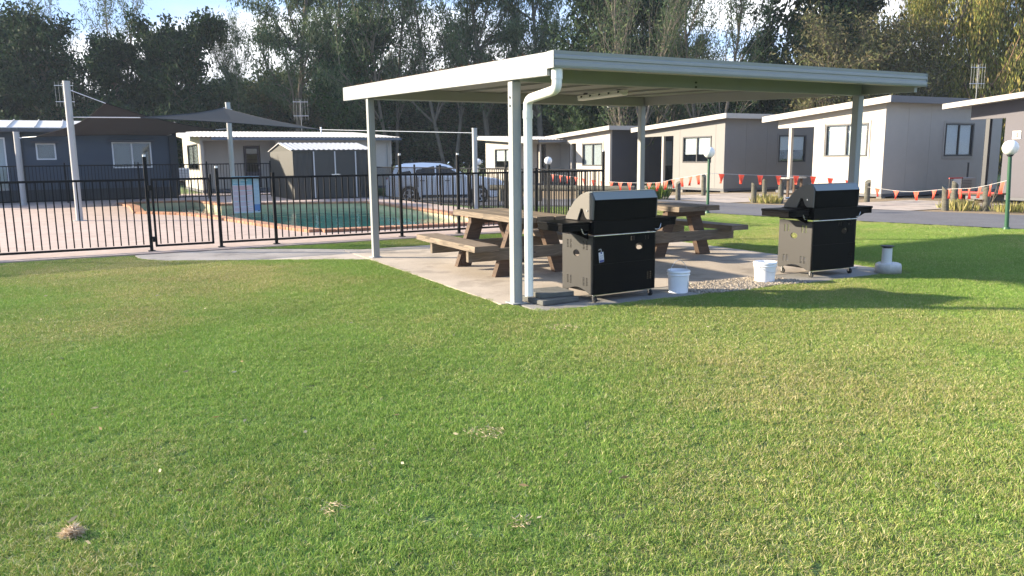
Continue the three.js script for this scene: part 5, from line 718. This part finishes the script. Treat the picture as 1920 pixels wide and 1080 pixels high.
// ---------------------------------------------------------------- lawn grass: small blade patches, laid only where the lawn is
{
  const PS = 0.20, nV = 7, r = rng(4242), geos = [], up = V3(0, 1, 0);
  const GREEN = [[0.237, 0.369, 0.077], [0.187, 0.325, 0.068], [0.297, 0.424, 0.099], [0.352, 0.435, 0.127]], OLIVE = [[0.428, 0.441, 0.156], [0.363, 0.389, 0.13]], STRAW = [[0.52, 0.48, 0.25], [0.44, 0.41, 0.20], [0.60, 0.56, 0.33]];
  for (let v = 0; v < nV; v++) {
    const n = 1450, dry = [0.03, 0.05, 0.08, 0.12, 0.17, 0.23, 0.30][v], oli = [0.05, 0.1, 0.18, 0.28, 0.36, 0.42, 0.45][v], P = [], Cc = [], Nn = [];
    for (let k = 0; k < n; k++) {
      const x = (r() - 0.5) * PS * 1.1, z = (r() - 0.5) * PS * 1.1, a = r() * 6.283, st = r() < dry, lay = st ? 0.55 + 0.9 * r() : 0.2 + 0.95 * r(), L = (st ? 0.019 : 0.0185) * (0.55 + 0.85 * r()) * (r() < 0.04 ? 1.6 : 1), w = 0.0019 + 0.0014 * r();
      const dx = Math.cos(a), dz = Math.sin(a), sl = Math.sin(lay), cl = Math.cos(lay), b = r() * 6.283, sx = Math.cos(b) * w / 2, sz = Math.sin(b) * w / 2, y0 = 0.001 + (st ? r() * 0.014 : 0);
      const mid = [x + dx * sl * L * 0.45, y0 + cl * L * 0.6, z + dz * sl * L * 0.45], tip = [x + dx * sl * L * 1.15, y0 + cl * L * 0.95, z + dz * sl * L * 1.15];
      P.push(x - sx, y0, z - sz, x + sx, y0, z + sz, mid[0] + sx * 0.8, mid[1], mid[2] + sz * 0.8, x - sx, y0, z - sz, mid[0] + sx * 0.8, mid[1], mid[2] + sz * 0.8, mid[0] - sx * 0.8, mid[1], mid[2] - sz * 0.8, mid[0] - sx * 0.8, mid[1], mid[2] - sz * 0.8, mid[0] + sx * 0.8, mid[1], mid[2] + sz * 0.8, ...tip);
      const c = st ? STRAW[Math.floor(r() * 3)] : r() < oli ? OLIVE[Math.floor(r() * 2)] : GREEN[Math.floor(r() * 4)], q = 0.75 + 0.5 * r(); for (let j = 0; j < 9; j++) Cc.push(c[0] * q, c[1] * q, c[2] * q);
    }
    const g = new THREE.BufferGeometry(); g.setAttribute('position', new THREE.Float32BufferAttribute(P, 3)); g.setAttribute('color', new THREE.Float32BufferAttribute(Cc, 3)); g.computeVertexNormals(); geos.push(g);
  }
  const spots = Array.from({ length: nV }, () => []), d0 = rng(9);
  const bare = (u, v) => inPoly(SLAB, u, v) || inPoly(PATH, u, v) || inPoly(PAD1, u, v) || inPoly(PAD2, u, v) || inPoly(GRAVEL, u, v) || (v > 6.98 && u < 6.3) || u > roadNear(v) - 0.02;
  for (let z = -1.2; z > -24; z -= PS) {
    const half = -z * 0.70 + 1.6; // a little wider than the view
    for (let x = -half; x < half; x += PS) {
      const X = x + (d0() - 0.5) * 0.06, Z = z + (d0() - 0.5) * 0.06, u = su(X, Z), v = sv(X, Z); if (v > 15 || [[0.09, 0], [-0.09, 0], [0, 0.09], [0, -0.09]].some(([a, b]) => bare(u + a, v + b))) continue;
      // dryness in patches: drier right of centre and by the left fence, lush in the left middle
      let q = 0.22 + 1.8 * (fbm(X * 0.55 + 9, Z * 0.55, 4, 51) - 0.5) + 0.7 * (fbm(X * 2.6, Z * 2.6, 3, 71) - 0.5);
      q += 0.30 * Math.exp(-(((X - 1.6) / 2.2) ** 2 + ((Z + 5.6) / 1.3) ** 2)) + 0.5 * Math.exp(-(((X + 4.5) / 2.6) ** 2 + ((Z + 10.2) / 1.6) ** 2)) + 0.2 * Math.exp(-(((X - 4.0) / 1.6) ** 2 + ((Z + 6.6) / 0.9) ** 2)) - 0.30 * Math.exp(-(((X + 1.7) / 1.5) ** 2 + ((Z + 8.6) / 2.6) ** 2)) - 0.22 * Math.exp(-(((X + 1.5) / 1.8) ** 2 + ((Z + 5) / 1.6) ** 2));
      const vi = Math.round(clamp(q) * (nV - 1)); const w = 0.88 + 0.24 * fbm(X * 1.3 + 40, Z * 1.3, 3, 81); spots[vi].push([X, Z, w, 1 + 0.4 * clamp(q)]);
    }
  }
  // small tufts that soften the edges of slab, path and pads
  for (const [A, B, out] of [[[-0.16, 0.03], [-0.16, 4.4], [-1, 0]], [[-0.16, 4.4], [-2.85, 5.95], [-0.45, -0.9]], [[-2.85, 5.95], [-3.2, 6.45], [-1, -0.4]], [[0.0, -0.5], [2.02, -0.56], [0, -1]], [[2.02, -0.53], [3.62, -0.6], [0, -1]], [[3.62, -0.62], [5.35, -0.55], [0, -1]], [[5.35, -0.6], [5.35, 5.7], [1, 0]], [[-0.05, -0.5], [-0.05, 0.0], [-1, 0]], [[-8, 7.02], [-3.25, 7.02], [0, -1]], [[-1.5, 7.02], [6, 7.02], [0, -1]]]) {
    const L = Math.hypot(B[0] - A[0], B[1] - A[1]); for (let q = 0; q < L; q += 0.045) { const f = q / L, o = 0.01 + 0.07 * d0() + 0.03 * fbm(q * 3, A[0], 2, 15), u = lerp(A[0], B[0], f) + out[0] * o, v = lerp(A[1], B[1], f) + out[1] * o; spots[Math.floor(d0() * 4)].push([wx(u, v), wz(u, v), 0.9 + 0.2 * d0(), 1, 0.42]); }
  }
  const grp = new THREE.Group(); grp.name = 'grass'; grp.userData = { kind: 'stuff', label: 'short mown grass blades of the lawn, green with straw patches', category: 'grass' }; scene.add(grp);
  const gm = phy(C(1, 1, 1), 0.6, { vertexColors: true, transmission: 0.4, thickness: 0, specularIntensity: 0.15 }), m = new THREE.Matrix4(), qn = new THREE.Quaternion(); let total = 0;
  geos.forEach((g, i) => { const S = spots[i]; if (!S.length) return; const im = new THREE.InstancedMesh(g, gm, S.length); S.forEach(([x, z, w, dr, k0 = 1], k) => { const s = 1; m.compose(V3(x, 0.002, z), qn.setFromAxisAngle(UP, r() * 6.283), V3(1.12 * k0, (0.62 + 0.75 * fbm(x * 2.2, z * 3.4, 3, 33) + 0.2 * r()) * Math.sqrt(k0), 1.12 * k0)); im.setMatrixAt(k, m); im.setColorAt(k, C(w * (0.70 + 0.27 * dr), w, w * 0.95)); }); im.name = 'grass_patch'; im.castShadow = im.receiveShadow = true; grp.add(im); total += S.length; });
  console.log('grass patches', total);
}
// dry clumps left by the mower and fallen leaves
function clump(label, x, z, rad, h, n, seed, name = 'dry_grass_clump') { const r = rng(seed), L = []; for (let k = 0; k < n; k++) { const a = r() * 6.283, q = Math.sqrt(r()) * rad, y = h * (1 - (q / rad) ** 2) * r(); L.push([V3(Math.cos(a) * q, y + 0.015, Math.sin(a) * q), V3(r() - 0.5, (r() - 0.5) * 0.35, r() - 0.5).normalize(), 0.014 + 0.026 * r(), 0.004]); } const t = thing(name, label, 'dry grass', 0, 0, { world: [x, 0, z], group: 'dry clumps lying on the lawn' }); mesh('straw', leafMesh(L, [[0.62, 0.48, 0.32], [0.52, 0.40, 0.26], [0.68, 0.56, 0.40]], seed), leafMat, t); }
const CL = [[-1.795, -3.0, 0.034, 0.04, 800, 'round tuft of dry grass at the lower left of the lawn'], [-0.155, -4.15, 0.11, 0.012, 150, 'flat scatter of dry straw near the centre of the lawn'], [-0.79, -3.22, 0.06, 0.016, 70, 'small pale straw scrap at the lower middle of the lawn'], [0.44, -6.85, 0.16, 0.012, 200, 'straw patch on the lawn in front of the shelter post'], [0.02, -3.06, 0.05, 0.014, 45, 'straw scrap close to the bottom edge of the lawn']];
CL.forEach(([x, z, a, h, n, l], i) => clump(l, x, z, a, h, n, 300 + i));
{ const r = rng(808), L = []; for (let k = 0; k < 70; k++) { const z = -2.6 - r() * 9, x = (r() - 0.5) * -z * 1.3; if (sv(x, z) > -0.9 && su(x, z) > -0.4) continue; L.push([V3(x, 0.036, z), V3(r() - 0.5, 0.1 * (r() - 0.3), r() - 0.5).normalize(), 0.03 + 0.03 * r(), 0.016]); } const m = mesh('fallen_leaves', leafMesh(L, [[0.36, 0.30, 0.19], [0.26, 0.19, 0.10], [0.42, 0.37, 0.26]], 4), leafMat, scene, { kind: 'stuff', label: 'small pale fallen leaves scattered over the lawn', category: 'leaves' }); }

{ // leaf litter caught along the left edge of the shelter roof
  const r = rng(515), L = []; for (let k = 0; k < 620; k++) { const v = RF0 + 0.3 + Math.pow(r(), 0.8) * 6.0, u = -0.04 + r() * r() * 0.22; L.push([at3(u, v, roofY(v) + 0.002 + r() * 0.014), V3(r() - 0.5, (r() - 0.4) * 0.25, r() - 0.5).normalize(), 0.025 + 0.03 * r(), 0.014]); }
  mesh('leaf_litter', leafMesh(L, [[0.11, 0.06, 0.04], [0.15, 0.09, 0.055], [0.08, 0.05, 0.035]], 8), leafMat, scene, { kind: 'stuff', label: 'brown leaf litter along the left edge of the shelter roof', category: 'leaves' });
}
{ // low log rail beyond the side fence
  const t = thing('log_rail', 'low dark log rail on stumps behind the fence corner', 'log rail', 9.4, 15.6); const L = V3(1.9, 0, 2.3), n = 4;
  mesh('log', rod(V3(-0.4, 0.47, -3.0), V3(2.6, 0.47, 1.6), 0.10, 0.10, 12), M.woodGrey, t); for (let k = 0; k < n; k++) { const f = (k + 0.3) / (n - 0.4); mesh('stump', cyl(0.09, 0.085, 0.42, lerp(-0.4, 2.6, f), 0.20, lerp(-3.0, 1.6, f), 12), M.woodGrey, t); }
}
{ const t = thing('roof_vent', 'thin white vent pipe on the roof of the cabin behind the shed', 'vent pipe', 7.0, 34.0, { y: 2.72 }); mesh('pipe', cyl(0.035, 0.035, 0.42, 0, 0.21, 0, 10), M.capWhite, t); mesh('cowl', cyl(0.05, 0.05, 0.06, 0, 0.44, 0, 10), M.capWhite, t); }
{ const t = thing('wall_unit', 'white appliance cabinet in the gap between the blue-grey and white cabins', 'cabinet', 0.02, 31.6, { y: 0.03 }); mesh('case', rbox(0.5, 0.55, 0.4, 0, 0.92, 0, 0.02), M.capWhite, t); mesh('louvre', Array.from({ length: 6 }, (_, k) => box(0.4, 0.02, 0.01, 0, 0.74 + k * 0.07, 0.206)), M.galv, t); for (const x of [-0.2, 0.2]) mesh('leg', [box(0.05, 0.645, 0.05, x, 0.3225, 0)], M.galv, t); }

renderer.render(scene, camera);
